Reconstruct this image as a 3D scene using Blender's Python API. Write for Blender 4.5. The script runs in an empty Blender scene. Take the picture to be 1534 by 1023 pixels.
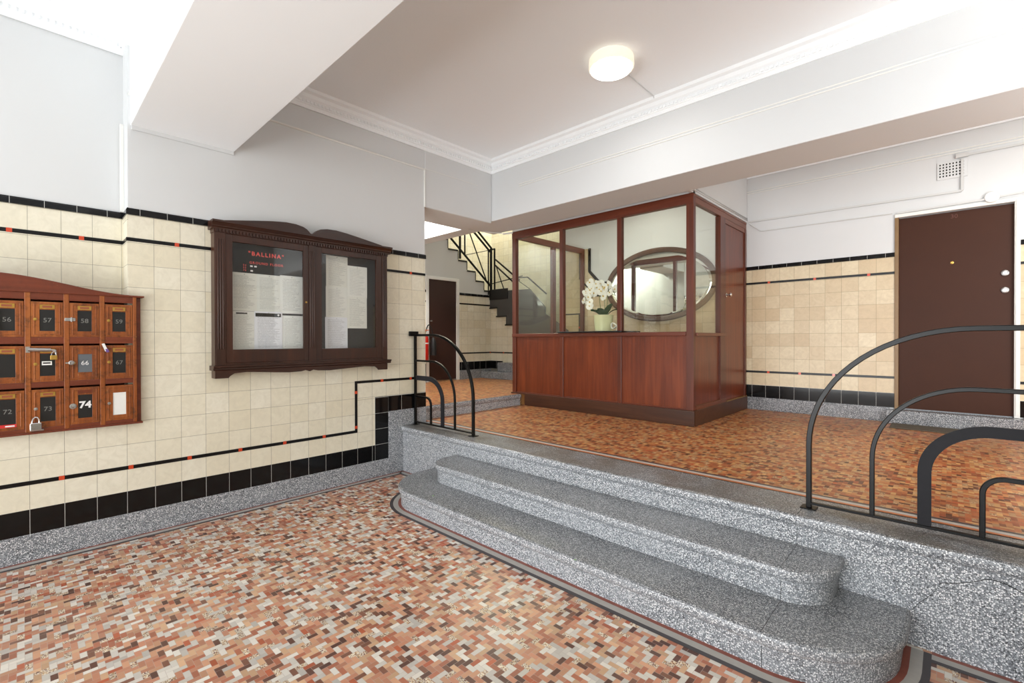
import bpy, bmesh, math, random
from mathutils import Vector, Matrix
random.seed(7)
sc = bpy.context.scene
COL = sc.collection
PI = math.pi

# ------------------------------------------------------------------ camera
F_PX, CX, CY = 693.589, 765.246, 511.596
cam = bpy.data.cameras.new('camera')
camo = bpy.data.objects.new('camera', cam)
COL.objects.link(camo)
cam.sensor_fit = 'HORIZONTAL'
cam.sensor_width = 36.0
cam.lens = F_PX / 1534 * 36.0
cam.shift_x = (767 - CX) / 1534
cam.shift_y = (CY - 511.5) / 1534
cam.clip_start = 0.05
_y, _p, _r = [math.radians(v) for v in (43.4637, -.3138, -.1287)]
fw = Vector((-math.sin(_y), math.cos(_y), 0)); rt = Vector((math.cos(_y), math.sin(_y), 0)); up = Vector((0, 0, 1))
fw, up = fw * math.cos(_p) + up * math.sin(_p), up * math.cos(_p) - fw * math.sin(_p)
rt, up = rt * math.cos(_r) + up * math.sin(_r), up * math.cos(_r) - rt * math.sin(_r)
M = Matrix(((rt.x, up.x, -fw.x, 4.06), (rt.y, up.y, -fw.y, 0.0), (rt.z, up.z, -fw.z, 1.3437), (0, 0, 0, 1)))
camo.matrix_world = M
sc.camera = camo

# ------------------------------------------------------------------ world, daylight, fill lights, exposure
sc.view_settings.view_transform = 'Standard'
sc.view_settings.look = 'None'
sc.view_settings.exposure = 0.45
sc.view_settings.gamma = 1.0
world = bpy.data.worlds.new('world'); sc.world = world
world.use_nodes = True
world.node_tree.nodes['Background'].inputs[0].default_value = (0.90, 0.96, 1.0, 1)
world.node_tree.nodes['Background'].inputs[1].default_value = 0.5

def area(name, loc, rot, sx, sy, power, col):
    l = bpy.data.lights.new(name, 'AREA'); l.shape = 'RECTANGLE'; l.size = sx; l.size_y = sy
    l.energy = power; l.color = col
    o = bpy.data.objects.new(name, l); o.location = loc; o.rotation_euler = rot
    COL.objects.link(o); return o
# assumed daylight through the street doors behind the camera and down the stair well; added side and upward fill
area('assumed_entrance_daylight', (3.2, -8.0, 1.7), (PI / 2, 0, 0), 7.0, 4.4, 530, (0.97, 0.99, 1.0))  # assumed from the bright step risers, entrance itself out of view
area('fill_ceiling_front', (2.6, -4.5, 0.02), (PI * .75, 0, 0), 4.6, 1.8, 195, (0.97, 0.99, 1.0))  # unseen upward fill added to brighten ceilings and beam soffits
area('fill_side_bay', (5.9, 2.985, 1.9), (PI / 2, 0, 0), 1.8, 1.9, 70, (1.0, 0.99, 0.97))  # unseen light added for the landing's back wall, no opening behind it
area('assumed_stair_well_light', (-2.6, 7.0, 4.9), (0, 0, 0), 1.6, 0.7, 42, (1.0, 0.95, 0.76))  # assumed light from above the stair, its source is unseen

# ------------------------------------------------------------------ materials
def lin(c):
    r = []
    for v in c:
        v = v / 255.0
        r.append(v / 12.92 if v <= 0.04045 else ((v + 0.055) / 1.055) ** 2.4)
    return (r[0], r[1], r[2], 1.0)

class NT:
    def __init__(s, name):
        s.m = bpy.data.materials.new(name); s.m.use_nodes = True
        s.t = s.m.node_tree; s.b = s.t.nodes['Principled BSDF']; s.out = s.t.nodes['Material Output']
    def n(s, typ, **kw):
        nd = s.t.nodes.new(typ)
        for k, v in kw.items(): setattr(nd, k, v)
        return nd
    def l(s, a, b): s.t.links.new(a, b)
    def math(s, op, a, b=None, c=None):
        nd = s.n('ShaderNodeMath', operation=op)
        for i, v in enumerate((a, b, c)):
            if v is None: continue
            if isinstance(v, (int, float)): nd.inputs[i].default_value = v
            else: s.l(v, nd.inputs[i])
        return nd.outputs[0]
    def mix(s, fac, a, b, blend='MIX'):
        nd = s.n('ShaderNodeMix', data_type='RGBA', blend_type=blend)
        for i, v in ((0, fac), (6, a), (7, b)):
            if isinstance(v, (int, float)): nd.inputs[i].default_value = v
            elif isinstance(v, tuple): nd.inputs[i].default_value = v
            else: s.l(v, nd.inputs[i])
        return nd.outputs[2]
    def ramp(s, fac, stops, interp='LINEAR'):
        nd = s.n('ShaderNodeValToRGB'); cr = nd.color_ramp; cr.interpolation = interp
        while len(cr.elements) < len(stops): cr.elements.new(0.5)
        for e, (p, c) in zip(cr.elements, stops): e.position = p; e.color = c
        s.l(fac, nd.inputs[0]); return nd.outputs[0]
    def noise(s, vec, scale, detail=4, rough=0.55, dist=0.0):
        nd = s.n('ShaderNodeTexNoise'); nd.inputs['Scale'].default_value = scale
        nd.inputs['Detail'].default_value = detail; nd.inputs['Roughness'].default_value = rough
        nd.inputs['Distortion'].default_value = dist
        if vec is not None: s.l(vec, nd.inputs['Vector'])
        return nd.outputs[0]
    def mapping(s, vec, scale=(1, 1, 1), loc=(0, 0, 0)):
        nd = s.n('ShaderNodeMapping'); nd.inputs['Scale'].default_value = scale; nd.inputs['Location'].default_value = loc
        s.l(vec, nd.inputs[0]); return nd.outputs[0]
    def bump(s, h, strength=0.2, dist=0.002):
        nd = s.n('ShaderNodeBump'); nd.inputs['Strength'].default_value = strength; nd.inputs['Distance'].default_value = dist
        s.l(h, nd.inputs['Height']); s.l(nd.outputs[0], s.b.inputs['Normal'])
    def obj(s): return s.n('ShaderNodeTexCoord').outputs['Object']
    def uv(s): return s.n('ShaderNodeTexCoord').outputs['UV']

def simple(name, rgb, rough=0.5, metal=0.0, spec=0.5, var=0.0, scale=20):
    k = NT(name); c = lin(rgb)
    if var:
        f = k.noise(k.obj(), scale, 5)
        col = k.mix(f, tuple(v * (1 - var) for v in c[:3]) + (1,), tuple(min(1, v * (1 + var)) for v in c[:3]) + (1,))
        k.l(col, k.b.inputs['Base Color'])
    else: k.b.inputs['Base Color'].default_value = c
    k.b.inputs['Roughness'].default_value = rough; k.b.inputs['Metallic'].default_value = metal
    k.b.inputs['Specular IOR Level'].default_value = spec
    return k.m

def wood(name, dark, mid, light, axis=2, rough=0.35, wear=0.0, scale=1.0):
    k = NT(name); o = k.obj()
    sc_ = [34 * scale, 34 * scale, 34 * scale]; sc_[axis] = 1.6 * scale
    f1 = k.noise(k.mapping(o, tuple(sc_)), 1.0, 6, 0.6, 0.6)
    sc2 = [5 * scale] * 3; sc2[axis] = 0.7 * scale
    f2 = k.noise(k.mapping(o, tuple(sc2)), 1.0, 3, 0.5, 0.8)
    f = k.math('ADD', k.math('MULTIPLY', f1, 0.55), k.math('MULTIPLY', f2, 0.45))
    col = k.ramp(f, [(0.30, lin(dark)), (0.5, lin(mid)), (0.70, lin(light))])
    if wear:
        w = k.noise(o, 26, 6, 0.75)
        col = k.mix(k.ramp(w, [(0.50, (0, 0, 0, 1)), (0.72, (wear, wear, wear, 1))]), col, lin((58, 30, 14)))
        w2 = k.noise(k.mapping(o, (1, 1, 1), (3, 5, 2)), 60, 4, 0.8)
        col = k.mix(k.ramp(w2, [(0.64, (0, 0, 0, 1)), (0.72, (wear * .8, wear * .8, wear * .8, 1))]), col, lin((196, 150, 92)))
    k.l(col, k.b.inputs['Base Color'])
    k.b.inputs['Roughness'].default_value = rough
    k.bump(f1, 0.06, 0.002)
    return k.m

def tile_mat(name, base, alt, grout, rough=0.12, mottled=0.5, bump=0.25):
    k = NT(name); uv = k.uv()
    br = k.n('ShaderNodeTexBrick', offset=0.0, squash=1.0)
    k.l(uv, br.inputs['Vector'])
    for nm, v in (('Scale', 1.0), ('Brick Width', 1.0), ('Row Height', 1.0), ('Mortar Size', 0.0075), ('Mortar Smooth', 0.1), ('Bias', 0.0)):
        br.inputs[nm].default_value = v
    br.inputs['Color1'].default_value = (0, 0, 0, 1); br.inputs['Color2'].default_value = (1, 1, 1, 1)
    br.inputs['Mortar'].default_value = (0.5, 0.5, 0.5, 1)
    rnd = k.n('ShaderNodeSeparateColor'); k.l(br.outputs['Color'], rnd.inputs[0])
    col = k.mix(rnd.outputs[0], lin(base), lin(alt))
    if mottled:
        o = k.obj()
        nz = k.noise(o, 16, 6, 0.62, 1.2)
        d = tuple(v * 0.80 for v in lin(alt)[:3]) + (1,)
        col = k.mix(k.ramp(nz, [(0.38, (0, 0, 0, 1)), (0.66, (mottled, mottled, mottled, 1))]), col, d)
    col = k.mix(br.outputs['Fac'], col, lin(grout))
    k.l(col, k.b.inputs['Base Color'])
    k.b.inputs['Specular IOR Level'].default_value = 0.3
    rr = k.math('ADD', k.math('MULTIPLY', br.outputs['Fac'], 0.5), rough); k.l(rr, k.b.inputs['Roughness'])
    inv = k.math('SUBTRACT', 1.0, br.outputs['Fac'])
    wob = k.math('MULTIPLY', k.noise(k.obj(), 7, 2), 0.6)
    k.bump(k.math('ADD', inv, wob), bump, 0.0015)
    return k.m

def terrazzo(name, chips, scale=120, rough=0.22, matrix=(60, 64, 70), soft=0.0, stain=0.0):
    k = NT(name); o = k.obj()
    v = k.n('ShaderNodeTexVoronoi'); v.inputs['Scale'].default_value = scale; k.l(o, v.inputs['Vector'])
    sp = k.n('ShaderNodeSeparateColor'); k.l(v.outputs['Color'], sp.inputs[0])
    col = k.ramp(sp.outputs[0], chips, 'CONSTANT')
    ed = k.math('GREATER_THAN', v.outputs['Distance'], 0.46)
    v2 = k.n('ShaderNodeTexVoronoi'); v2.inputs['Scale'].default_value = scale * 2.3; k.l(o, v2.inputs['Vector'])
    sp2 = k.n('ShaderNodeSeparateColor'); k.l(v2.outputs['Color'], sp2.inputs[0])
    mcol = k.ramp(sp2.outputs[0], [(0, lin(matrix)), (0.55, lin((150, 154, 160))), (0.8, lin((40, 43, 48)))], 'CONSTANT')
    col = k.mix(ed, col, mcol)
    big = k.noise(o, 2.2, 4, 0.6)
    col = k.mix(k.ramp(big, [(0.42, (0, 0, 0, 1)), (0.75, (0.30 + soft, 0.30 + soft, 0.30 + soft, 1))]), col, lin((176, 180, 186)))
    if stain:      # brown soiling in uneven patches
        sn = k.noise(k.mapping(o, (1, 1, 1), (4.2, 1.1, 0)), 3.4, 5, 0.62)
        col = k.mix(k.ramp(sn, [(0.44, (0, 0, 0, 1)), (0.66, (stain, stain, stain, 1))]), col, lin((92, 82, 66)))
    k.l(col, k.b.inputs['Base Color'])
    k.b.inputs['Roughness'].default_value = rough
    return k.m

def herringbone(name, stops, speck, grout, w=0.023, rough=0.3, speckle_share=0.09, dirt=0.25):
    """herringbone of two-by-one mosaic tiles, object space metres"""
    k = NT(name); o = k.obj()
    sx = k.n('ShaderNodeSeparateXYZ'); k.l(o, sx.inputs[0])
    px = k.math('DIVIDE', sx.outputs[0], w); py = k.math('DIVIDE', sx.outputs[1], w)
    i = k.math('FLOOR', px); j = k.math('FLOOR', py)
    fx = k.math('SUBTRACT', px, i); fy = k.math('SUBTRACT', py, j)
    md = k.math('FLOORED_MODULO', k.math('SUBTRACT', i, j), 4.0)
    def is_(v): return k.math('COMPARE', md, float(v), 0.2)
    m0, m1, m2, m3 = is_(0), is_(1), is_(2), is_(3)
    bi = k.math('SUBTRACT', i, m1); bj = k.math('SUBTRACT', j, m2)
    vert = k.math('ADD', m2, m3)
    cmb = k.n('ShaderNodeCombineXYZ'); k.l(bi, cmb.inputs[0]); k.l(bj, cmb.inputs[1]); k.l(vert, cmb.inputs[2])
    wn = k.n('ShaderNodeTexWhiteNoise', noise_dimensions='3D'); k.l(cmb.outputs[0], wn.inputs['Vector'])
    col = k.ramp(wn.outputs['Value'], stops, 'CONSTANT')
    sep = k.n('ShaderNodeSeparateColor'); k.l(wn.outputs['Color'], sep.inputs[0])
    # speckled tiles
    vo = k.n('ShaderNodeTexVoronoi'); vo.inputs['Scale'].default_value = 260; k.l(o, vo.inputs['Vector'])
    s2 = k.n('ShaderNodeSeparateColor'); k.l(vo.outputs['Color'], s2.inputs[0])
    spc = k.ramp(s2.outputs[0], speck, 'CONSTANT')
    col = k.mix(k.math('LESS_THAN', sep.outputs[1], speckle_share), col, spc)
    tint = k.math('MULTIPLY_ADD', sep.outputs[2], 0.34, 0.83)
    cv = k.n('ShaderNodeCombineColor')
    for a in range(3): k.l(tint, cv.inputs[a])
    col = k.mix(1.0, col, cv.outputs[0], 'MULTIPLY')
    # joints
    g = 0.03
    def lt(a): return k.math('LESS_THAN', a, g)
    def gt(a): return k.math('GREATER_THAN', a, 1 - g)
    eL = k.math('MULTIPLY', lt(fx), k.math('SUBTRACT', 1.0, m1))
    eR = k.math('MULTIPLY', gt(fx), k.math('SUBTRACT', 1.0, m0))
    eB = k.math('MULTIPLY', lt(fy), k.math('SUBTRACT', 1.0, m2))
    eT = k.math('MULTIPLY', gt(fy), k.math('SUBTRACT', 1.0, m3))
    e = k.math('MAXIMUM', k.math('MAXIMUM', eL, eR), k.math('MAXIMUM', eB, eT))
    col = k.mix(k.math('MULTIPLY', e, 0.75), col, lin(grout))
    if dirt:
        nz = k.noise(o, 1.3, 5, 0.6)
        col = k.mix(k.ramp(nz, [(0.45, (0, 0, 0, 1)), (0.75, (dirt, dirt, dirt, 1))]), col, lin(grout))
    k.l(col, k.b.inputs['Base Color'])
    k.b.inputs['Roughness'].default_value = rough
    k.b.inputs['Specular IOR Level'].default_value = 0.5
    return k.m

def glass_mat(name, tint=(0.96, 0.985, 0.96), refl=1.0):
    k = NT(name); k.t.nodes.remove(k.b)
    tr = k.n('ShaderNodeBsdfTransparent'); tr.inputs[0].default_value = tint + (1,)
    gl = k.n('ShaderNodeBsdfGlossy'); gl.inputs['Roughness'].default_value = 0.0; gl.inputs['Color'].default_value = (1, 1, 1, 1)
    lw = k.n('ShaderNodeLayerWeight'); lw.inputs[0].default_value = 0.5
    fr = k.math('MULTIPLY_ADD', k.math('POWER', lw.outputs['Facing'], 5.0), 0.9, 0.04)
    mx = k.n('ShaderNodeMixShader')
    k.l(k.math('MULTIPLY', fr, refl), mx.inputs[0]); k.l(tr.outputs[0], mx.inputs[1]); k.l(gl.outputs[0], mx.inputs[2])
    k.l(mx.outputs[0], k.out.inputs[0])
    return k.m

def emit(name, rgb, strength):
    k = NT(name); k.b.inputs['Base Color'].default_value = lin(rgb)
    k.b.inputs['Emission Color'].default_value = lin(rgb); k.b.inputs['Emission Strength'].default_value = strength
    return k.m

def paper_mat(name, bg, ink, rows, cols=1, seed=0.0, strength=0.75):
    """printed sheet: rows of grey word marks in uv space"""
    k = NT(name); uv = k.uv()
    s = k.n('ShaderNodeSeparateXYZ'); k.l(uv, s.inputs[0])
    u, v = s.outputs[0], s.outputs[1]
    rv = k.math('MULTIPLY', v, float(rows)); ri = k.math('FLOOR', rv); rf = k.math('SUBTRACT', rv, ri)
    line = k.math('MULTIPLY', k.math('GREATER_THAN', rf, 0.30), k.math('LESS_THAN', rf, 0.72))
    cm = k.n('ShaderNodeCombineXYZ'); k.l(k.math('MULTIPLY', u, 58.0), cm.inputs[0]); k.l(k.math('MULTIPLY', ri, 7.31), cm.inputs[1]); cm.inputs[2].default_value = seed
    nz = k.noise(cm.outputs[0], 1.0, 1)
    word = k.math('GREATER_THAN', nz, 0.40)
    wn = k.n('ShaderNodeTexWhiteNoise', noise_dimensions='2D'); c2 = k.n('ShaderNodeCombineXYZ'); k.l(ri, c2.inputs[0]); c2.inputs[1].default_value = seed
    k.l(c2.outputs[0], wn.inputs['Vector'])
    end = k.math('MULTIPLY_ADD', wn.outputs['Value'], 0.35, 0.58)
    ins = k.math('MULTIPLY', k.math('GREATER_THAN', u, 0.11), k.math('LESS_THAN', u, end))
    insv = k.math('MULTIPLY', k.math('GREATER_THAN', v, 0.07), k.math('LESS_THAN', v, 0.93))
    f = k.math('MULTIPLY', k.math('MULTIPLY', line, word), k.math('MULTIPLY', ins, insv))
    col = k.mix(k.math('MULTIPLY', f, strength), lin(bg), lin(ink))
    k.l(col, k.b.inputs['Base Color']); k.b.inputs['Roughness'].default_value = 0.7
    return k.m

MT = {}
MT['paint'] = simple('dimmed_white_paint', (214, 216, 217), 0.6, var=0.012, scale=3)  # same white as the ceiling, darkened where daylight falls too strongly
MT['ceil'] = simple('lightened_white_paint', (248, 251, 253), 0.7)  # same white as the walls, lightened to make up for weak ceiling light
MT['gloss_white'] = simple('white_gloss_paint', (232, 232, 228), 0.35)
MT['cream'] = tile_mat('cream_glazed_tile', (236, 231, 213), (228, 220, 196), (150, 144, 126), 0.34, 0.35)
MT['cream_back'] = tile_mat('beige_glazed_tile', (222, 208, 178), (202, 180, 146), (140, 128, 104), 0.30, 0.35)
MT['black_tile'] = tile_mat('black_glazed_tile', (14, 14, 15), (20, 20, 21), (205, 205, 200), 0.10, 0.0, 0.2)
MT['black_strip'] = simple('black_glazed_strip', (13, 13, 14), 0.3, 0.0, 0.3)
MT['red_tile'] = simple('red_glazed_insert', (205, 72, 40), 0.2)
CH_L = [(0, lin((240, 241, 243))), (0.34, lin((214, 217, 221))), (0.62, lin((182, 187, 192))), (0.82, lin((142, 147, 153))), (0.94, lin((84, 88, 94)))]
CH_D = [(0, lin((210, 211, 212))), (0.22, lin((178, 180, 182))), (0.54, lin((142, 145, 148))), (0.78, lin((104, 107, 111))), (0.93, lin((64, 66, 70)))]  # tread chips: darker from wear and from weaker light put into colour
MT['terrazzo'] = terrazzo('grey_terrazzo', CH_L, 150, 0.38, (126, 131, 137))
MT['terrazzo_dark'] = terrazzo('worn_shaded_terrazzo', CH_D, 160, 0.2, (84, 87, 91))  # darker copy, mainly for treads: wear with shade in the colour
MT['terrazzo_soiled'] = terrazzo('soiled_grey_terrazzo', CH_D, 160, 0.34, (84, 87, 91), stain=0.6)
MT['joint'] = simple('dark_joint', (40, 42, 46), 0.7)
MT['floor'] = herringbone('terracotta_herringbone',
    [(0, lin((200, 140, 112))), (0.18, lin((208, 156, 124))), (0.33, lin((214, 174, 138))), (0.44, lin((178, 110, 84))), (0.53, lin((224, 219, 210))),
     (0.72, lin((206, 201, 194))), (0.82, lin((98, 64, 54))), (0.90, lin((132, 88, 70))), (0.955, lin((186, 98, 66)))],
    [(0, lin((228, 218, 200))), (0.5, lin((198, 164, 118))), (0.75, lin((116, 72, 68)))], (190, 176, 166), dirt=0.12)
MT['landing'] = herringbone('warm_lit_herringbone',  # same mosaic as the lower floor, warm indoor light put into its colours
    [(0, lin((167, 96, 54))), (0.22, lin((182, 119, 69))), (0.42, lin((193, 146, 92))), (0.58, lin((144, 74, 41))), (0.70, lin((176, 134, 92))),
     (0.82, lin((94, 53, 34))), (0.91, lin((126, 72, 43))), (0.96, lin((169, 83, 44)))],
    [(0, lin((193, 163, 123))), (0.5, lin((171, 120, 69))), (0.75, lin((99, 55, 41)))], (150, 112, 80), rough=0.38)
MT['band_red'] = simple('red_floor_band', (150, 82, 66), 0.35, var=0.2, scale=30)
MT['band_pale'] = simple('pale_floor_band', (186, 182, 176), 0.35, var=0.12, scale=30)
MT['band_dark'] = simple('dark_floor_band', (74, 68, 70), 0.35, var=0.2, scale=30)
MT['band_orange'] = simple('orange_floor_band', (196, 116, 70), 0.35, var=0.15, scale=30)
MT['booth'] = wood('red_brown_veneer', (78, 32, 14), (104, 44, 19), (130, 62, 28), 2, 0.3)
MT['booth_frame'] = wood('red_brown_frame', (72, 32, 18), (90, 40, 22), (110, 52, 30), 2, 0.32)
MT['booth_frame_h'] = wood('red_brown_rail', (76, 34, 20), (94, 42, 24), (114, 54, 32), 0, 0.32)
MT['booth_frame_y'] = wood('red_brown_side_rail', (88, 46, 26), (110, 58, 34), (132, 74, 46), 1, 0.32)
MT['booth_base'] = wood('dark_brown_skirt', (52, 30, 18), (68, 38, 22), (84, 50, 30), 0, 0.38)
MT['oak'] = wood('worn_orange_oak', (108, 52, 22), (146, 78, 32), (184, 110, 52), 2, 0.35, wear=0.85)
MT['oak_dark'] = wood('dark_red_oak', (88, 38, 22), (112, 50, 28), (136, 66, 36), 1, 0.35, wear=0.3)
MT['mahogany'] = wood('dark_mahogany', (38, 20, 13), (54, 28, 17), (72, 38, 23), 2, 0.34)
MT['mahogany_h'] = wood('dark_mahogany_rail', (38, 20, 13), (54, 28, 17), (74, 38, 23), 1, 0.34)
MT['door'] = simple('dark_brown_door_paint', (62, 32, 17), 0.5, 0.0, 0.2, var=0.12, scale=5)
MT['door_hall'] = simple('dark_maroon_door_paint', (52, 26, 19), 0.5, var=0.08, scale=5)
MT['iron'] = simple('black_painted_iron', (10, 10, 10), 0.32, 0.0, 0.22, var=0.3, scale=40)
MT['iron_band'] = simple('grey_painted_iron_band', (38, 38, 42), 0.5, 0.0, 0.15, var=0.12, scale=30)
MT['chrome'] = simple('chrome', (215, 215, 215), 0.15, 1.0)
MT['steel'] = simple('brushed_steel', (178, 178, 178), 0.35, 0.9)
MT['brass'] = simple('brass', (196, 160, 84), 0.3, 0.9)
MT['felt'] = simple('black_letter_board_felt', (40, 40, 38), 0.85)
MT['slot_black'] = simple('black_card', (24, 24, 25), 0.4)
MT['red_letter'] = simple('red_plastic_letter', (235, 88, 78), 0.4)
MT['white_letter'] = simple('white_plastic_letter', (236, 236, 236), 0.4)
MT['grey_letter'] = simple('grey_painted_numeral', (128, 128, 124), 0.5)
MT['ink'] = simple('black_print', (28, 28, 28), 0.6)
MT['paper'] = simple('white_paper', (232, 232, 228), 0.7)
MT['glass'] = glass_mat('booth_glass', (0.965, 0.975, 0.935), 0.9)
MT['glass_case'] = glass_mat('case_glass', (0.98, 0.985, 0.98), 0.6)
k = NT('mirror_silver'); k.b.inputs['Metallic'].default_value = 1.0; k.b.inputs['Roughness'].default_value = 0.0
k.b.inputs['Base Color'].default_value = (0.86, 0.88, 0.86, 1); MT['mirror'] = k.m
MT['mirror_frame'] = wood('dark_walnut_frame', (72, 50, 38), (92, 66, 50), (112, 84, 64), 0, 0.3)
MT['counter'] = simple('black_counter_laminate', (22, 23, 24), 0.2)
MT['lamp'] = emit('lamp_diffuser', (255, 252, 246), 6.0)
MT['lamp_rim'] = emit('cream_lamp_rim', (240, 230, 210), 0.42)
MT['pot'] = simple('pale_green_ceramic', (222, 222, 182), 0.3, var=0.05, scale=12)
MT['petal'] = simple('white_orchid_petal', (244, 243, 240), 0.6)
MT['petal_heart'] = simple('yellow_orchid_heart', (214, 180, 70), 0.6)
MT['leaf'] = simple('dark_green_leaf', (38, 82, 44), 0.35, var=0.25, scale=14)
MT['stem'] = simple('green_stem', (96, 120, 62), 0.5)
MT['ext_red'] = simple('red_enamel', (190, 34, 24), 0.25)
MT['rubber'] = simple('black_rubber', (22, 22, 23), 0.5)
MT['orange'] = simple('orange_plastic', (222, 110, 40), 0.4)
MT['plastic_white'] = simple('white_plastic', (238, 238, 236), 0.35)
MT['conduit'] = simple('grey_white_conduit', (206, 207, 206), 0.4)
MT['hole'] = simple('dark_vent_hole', (26, 26, 26), 0.8)
MT['doormat'] = simple('brown_grey_mat', (84, 76, 64), 0.9, var=0.25, scale=80)
MT['stair_paint'] = simple('dark_grey_stair_paint', (74, 73, 72), 0.5, var=0.08, scale=6)
MT['stair_edge'] = simple('black_tread_edge', (26, 24, 23), 0.35)
MT['string_white'] = simple('grey_white_stair_paint', (206, 206, 204), 0.55)
MT['jamb'] = simple('ochre_varnished_jamb', (128, 98, 58), 0.4, var=0.2, scale=12)
MT['purple'] = simple('purple_plastic_tag', (110, 84, 150), 0.4)
MT['label_red'] = simple('red_sticker', (206, 44, 44), 0.5)
MT['crack'] = simple('dark_hairline_crack', (36, 35, 34), 0.8)
MT['leaf_bit'] = simple('fresh_green_leaf', (96, 150, 60), 0.5)

# ------------------------------------------------------------------ mesh helpers (all given in world metres)
class B:
    def __init__(s, *mats):
        s.v = []; s.f = []; s.mi = []; s.uvs = []; s.sm = []
        s.mats = [MT[m] for m in mats]; s.cur = 0; s.uvf = None; s.smooth = False
    def mat(s, i): s.cur = i; return s
    def face(s, pts):
        n = len(s.v); s.v += [tuple(p) for p in pts]; s.f.append(list(range(n, n + len(pts)))); s.mi.append(s.cur); s.sm.append(s.smooth)
        s.uvs.append([s.uvf(p) for p in pts] if s.uvf else None)
    def mesh(s, verts, faces):
        n = len(s.v); s.v += [tuple(p) for p in verts]
        for f in faces:
            s.f.append([n + i for i in f]); s.mi.append(s.cur); s.sm.append(s.smooth)
            s.uvs.append([s.uvf(verts[i]) for i in f] if s.uvf else None)
    def box(s, x0, x1, y0, y1, z0, z1):
        if x0 > x1: x0, x1 = x1, x0
        if y0 > y1: y0, y1 = y1, y0
        if z0 > z1: z0, z1 = z1, z0
        v = [(x, y, z) for z in (z0, z1) for y in (y0, y1) for x in (x0, x1)]
        s.mesh(v, [(0, 2, 3, 1), (4, 5, 7, 6), (0, 1, 5, 4), (2, 6, 7, 3), (0, 4, 6, 2), (1, 3, 7, 5)]); return s
    def prism(s, pts, ext):
        """closed planar outline pts (list of 3D) extruded by vector ext"""
        e = Vector(ext); n = len(pts); a = [Vector(p) for p in pts]
        nrm = Vector((0, 0, 0))
        for i in range(n):
            p, q = a[i], a[(i + 1) % n]
            nrm += Vector(((p.y - q.y) * (p.z + q.z), (p.z - q.z) * (p.x + q.x), (p.x - q.x) * (p.y + q.y)))
        if nrm.dot(e) > 0: a = a[::-1]
        b = [p + e for p in a]
        s.mesh([tuple(p) for p in a + b], [tuple(range(n))] + [tuple(range(2 * n - 1, n - 1, -1))] +
               [((i + 1) % n, i, n + i, n + (i + 1) % n) for i in range(n)]); return s
    def tube(s, path, r, seg=10, closed=False, cap=True, sq=None, ref=None):
        """round tube, or rectangular bar when sq=(w,h)"""
        P = [Vector(p) for p in path]; n = len(P); rings = []
        prev = Vector(ref) if ref else None
        for i in range(n):
            if closed: t = (P[(i + 1) % n] - P[i - 1])
            else: t = P[min(i + 1, n - 1)] - P[max(i - 1, 0)]
            t.normalize()
            if prev is None:
                prev = Vector((0, 0, 1)) if abs(t.z) < 0.9 else Vector((0, 1, 0))
            u = prev - t * prev.dot(t)
            if u.length < 1e-5: u = t.orthogonal()
            u.normalize(); w = t.cross(u)
            if not ref: prev = u
            rr = r[i] if isinstance(r, (list, tuple)) else r
            if sq:
                rings.append([P[i] + u * (a * sq[0] / 2) + w * (b * sq[1] / 2) for a, b in ((-1, -1), (1, -1), (1, 1), (-1, 1))])
            else:
                rings.append([P[i] + (u * math.cos(q) + w * math.sin(q)) * rr for q in [2 * PI * j / seg for j in range(seg)]])
        m = len(rings[0]); v = [tuple(p) for g in rings for p in g]; f = []
        for i in range(n if closed else n - 1):
            for j in range(m):
                a = i * m + j; b_ = i * m + (j + 1) % m; c = ((i + 1) % n) * m + (j + 1) % m; d = ((i + 1) % n) * m + j
                f.append((a, b_, c, d))
        if cap and not closed:
            f.append(tuple(range(m - 1, -1, -1))); f.append(tuple((n - 1) * m + j for j in range(m)))
        sm = s.smooth; s.smooth = sq is None; s.mesh(v, f); s.smooth = sm; return s
    def lathe(s, prof, c, axis=(0, 0, 1), seg=32, cap=True):
        """profile of (radius, height) pairs around axis through c"""
        ax = Vector(axis).normalized(); u = ax.orthogonal().normalized(); w = ax.cross(u); c = Vector(c)
        v = []; f = []; n = len(prof)
        for r, h in prof:
            for j in range(seg):
                q = 2 * PI * j / seg; v.append(tuple(c + ax * h + (u * math.cos(q) + w * math.sin(q)) * r))
        for i in range(n - 1):
            for j in range(seg):
                f.append((i * seg + j, i * seg + (j + 1) % seg, (i + 1) * seg + (j + 1) % seg, (i + 1) * seg + j))
        if cap:
            f.append(tuple(range(seg - 1, -1, -1))); f.append(tuple((n - 1) * seg + j for j in range(seg)))
        sm = s.smooth; s.smooth = True; s.mesh(v, f); s.smooth = sm; return s
    def sweep(s, prof, a, b_, out, upv=(0, 0, 1)):
        """moulding: profile (outward, up) swept from a to b; out = outward vector"""
        a, b_, o, u = Vector(a), Vector(b_), Vector(out), Vector(upv)
        p0 = [a + o * p + u * q for p, q in prof]
        s.prism([tuple(p) for p in p0], tuple(b_ - a)); return s
    def build(s, name, parent=None, at=None, bevel=0.0, seg=2, auto=35):
        L = Vector(at) if at is not None else Vector((0, 0, 0))
        if parent is not None: L = wloc(parent)
        me = bpy.data.meshes.new(name)
        me.from_pydata([tuple(Vector(p) - L) for p in s.v], [], s.f)
        for m in s.mats: me.materials.append(m)
        for p, i, q in zip(me.polygons, s.mi, s.sm): p.material_index = i; p.use_smooth = q
        if any(u is not None for u in s.uvs):
            ul = me.uv_layers.new(name='UVMap'); li = 0
            for u, p in zip(s.uvs, me.polygons):
                for kx, l in enumerate(p.loop_indices): ul.data[l].uv = u[kx] if u else (0.5, 0.5)
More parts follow.
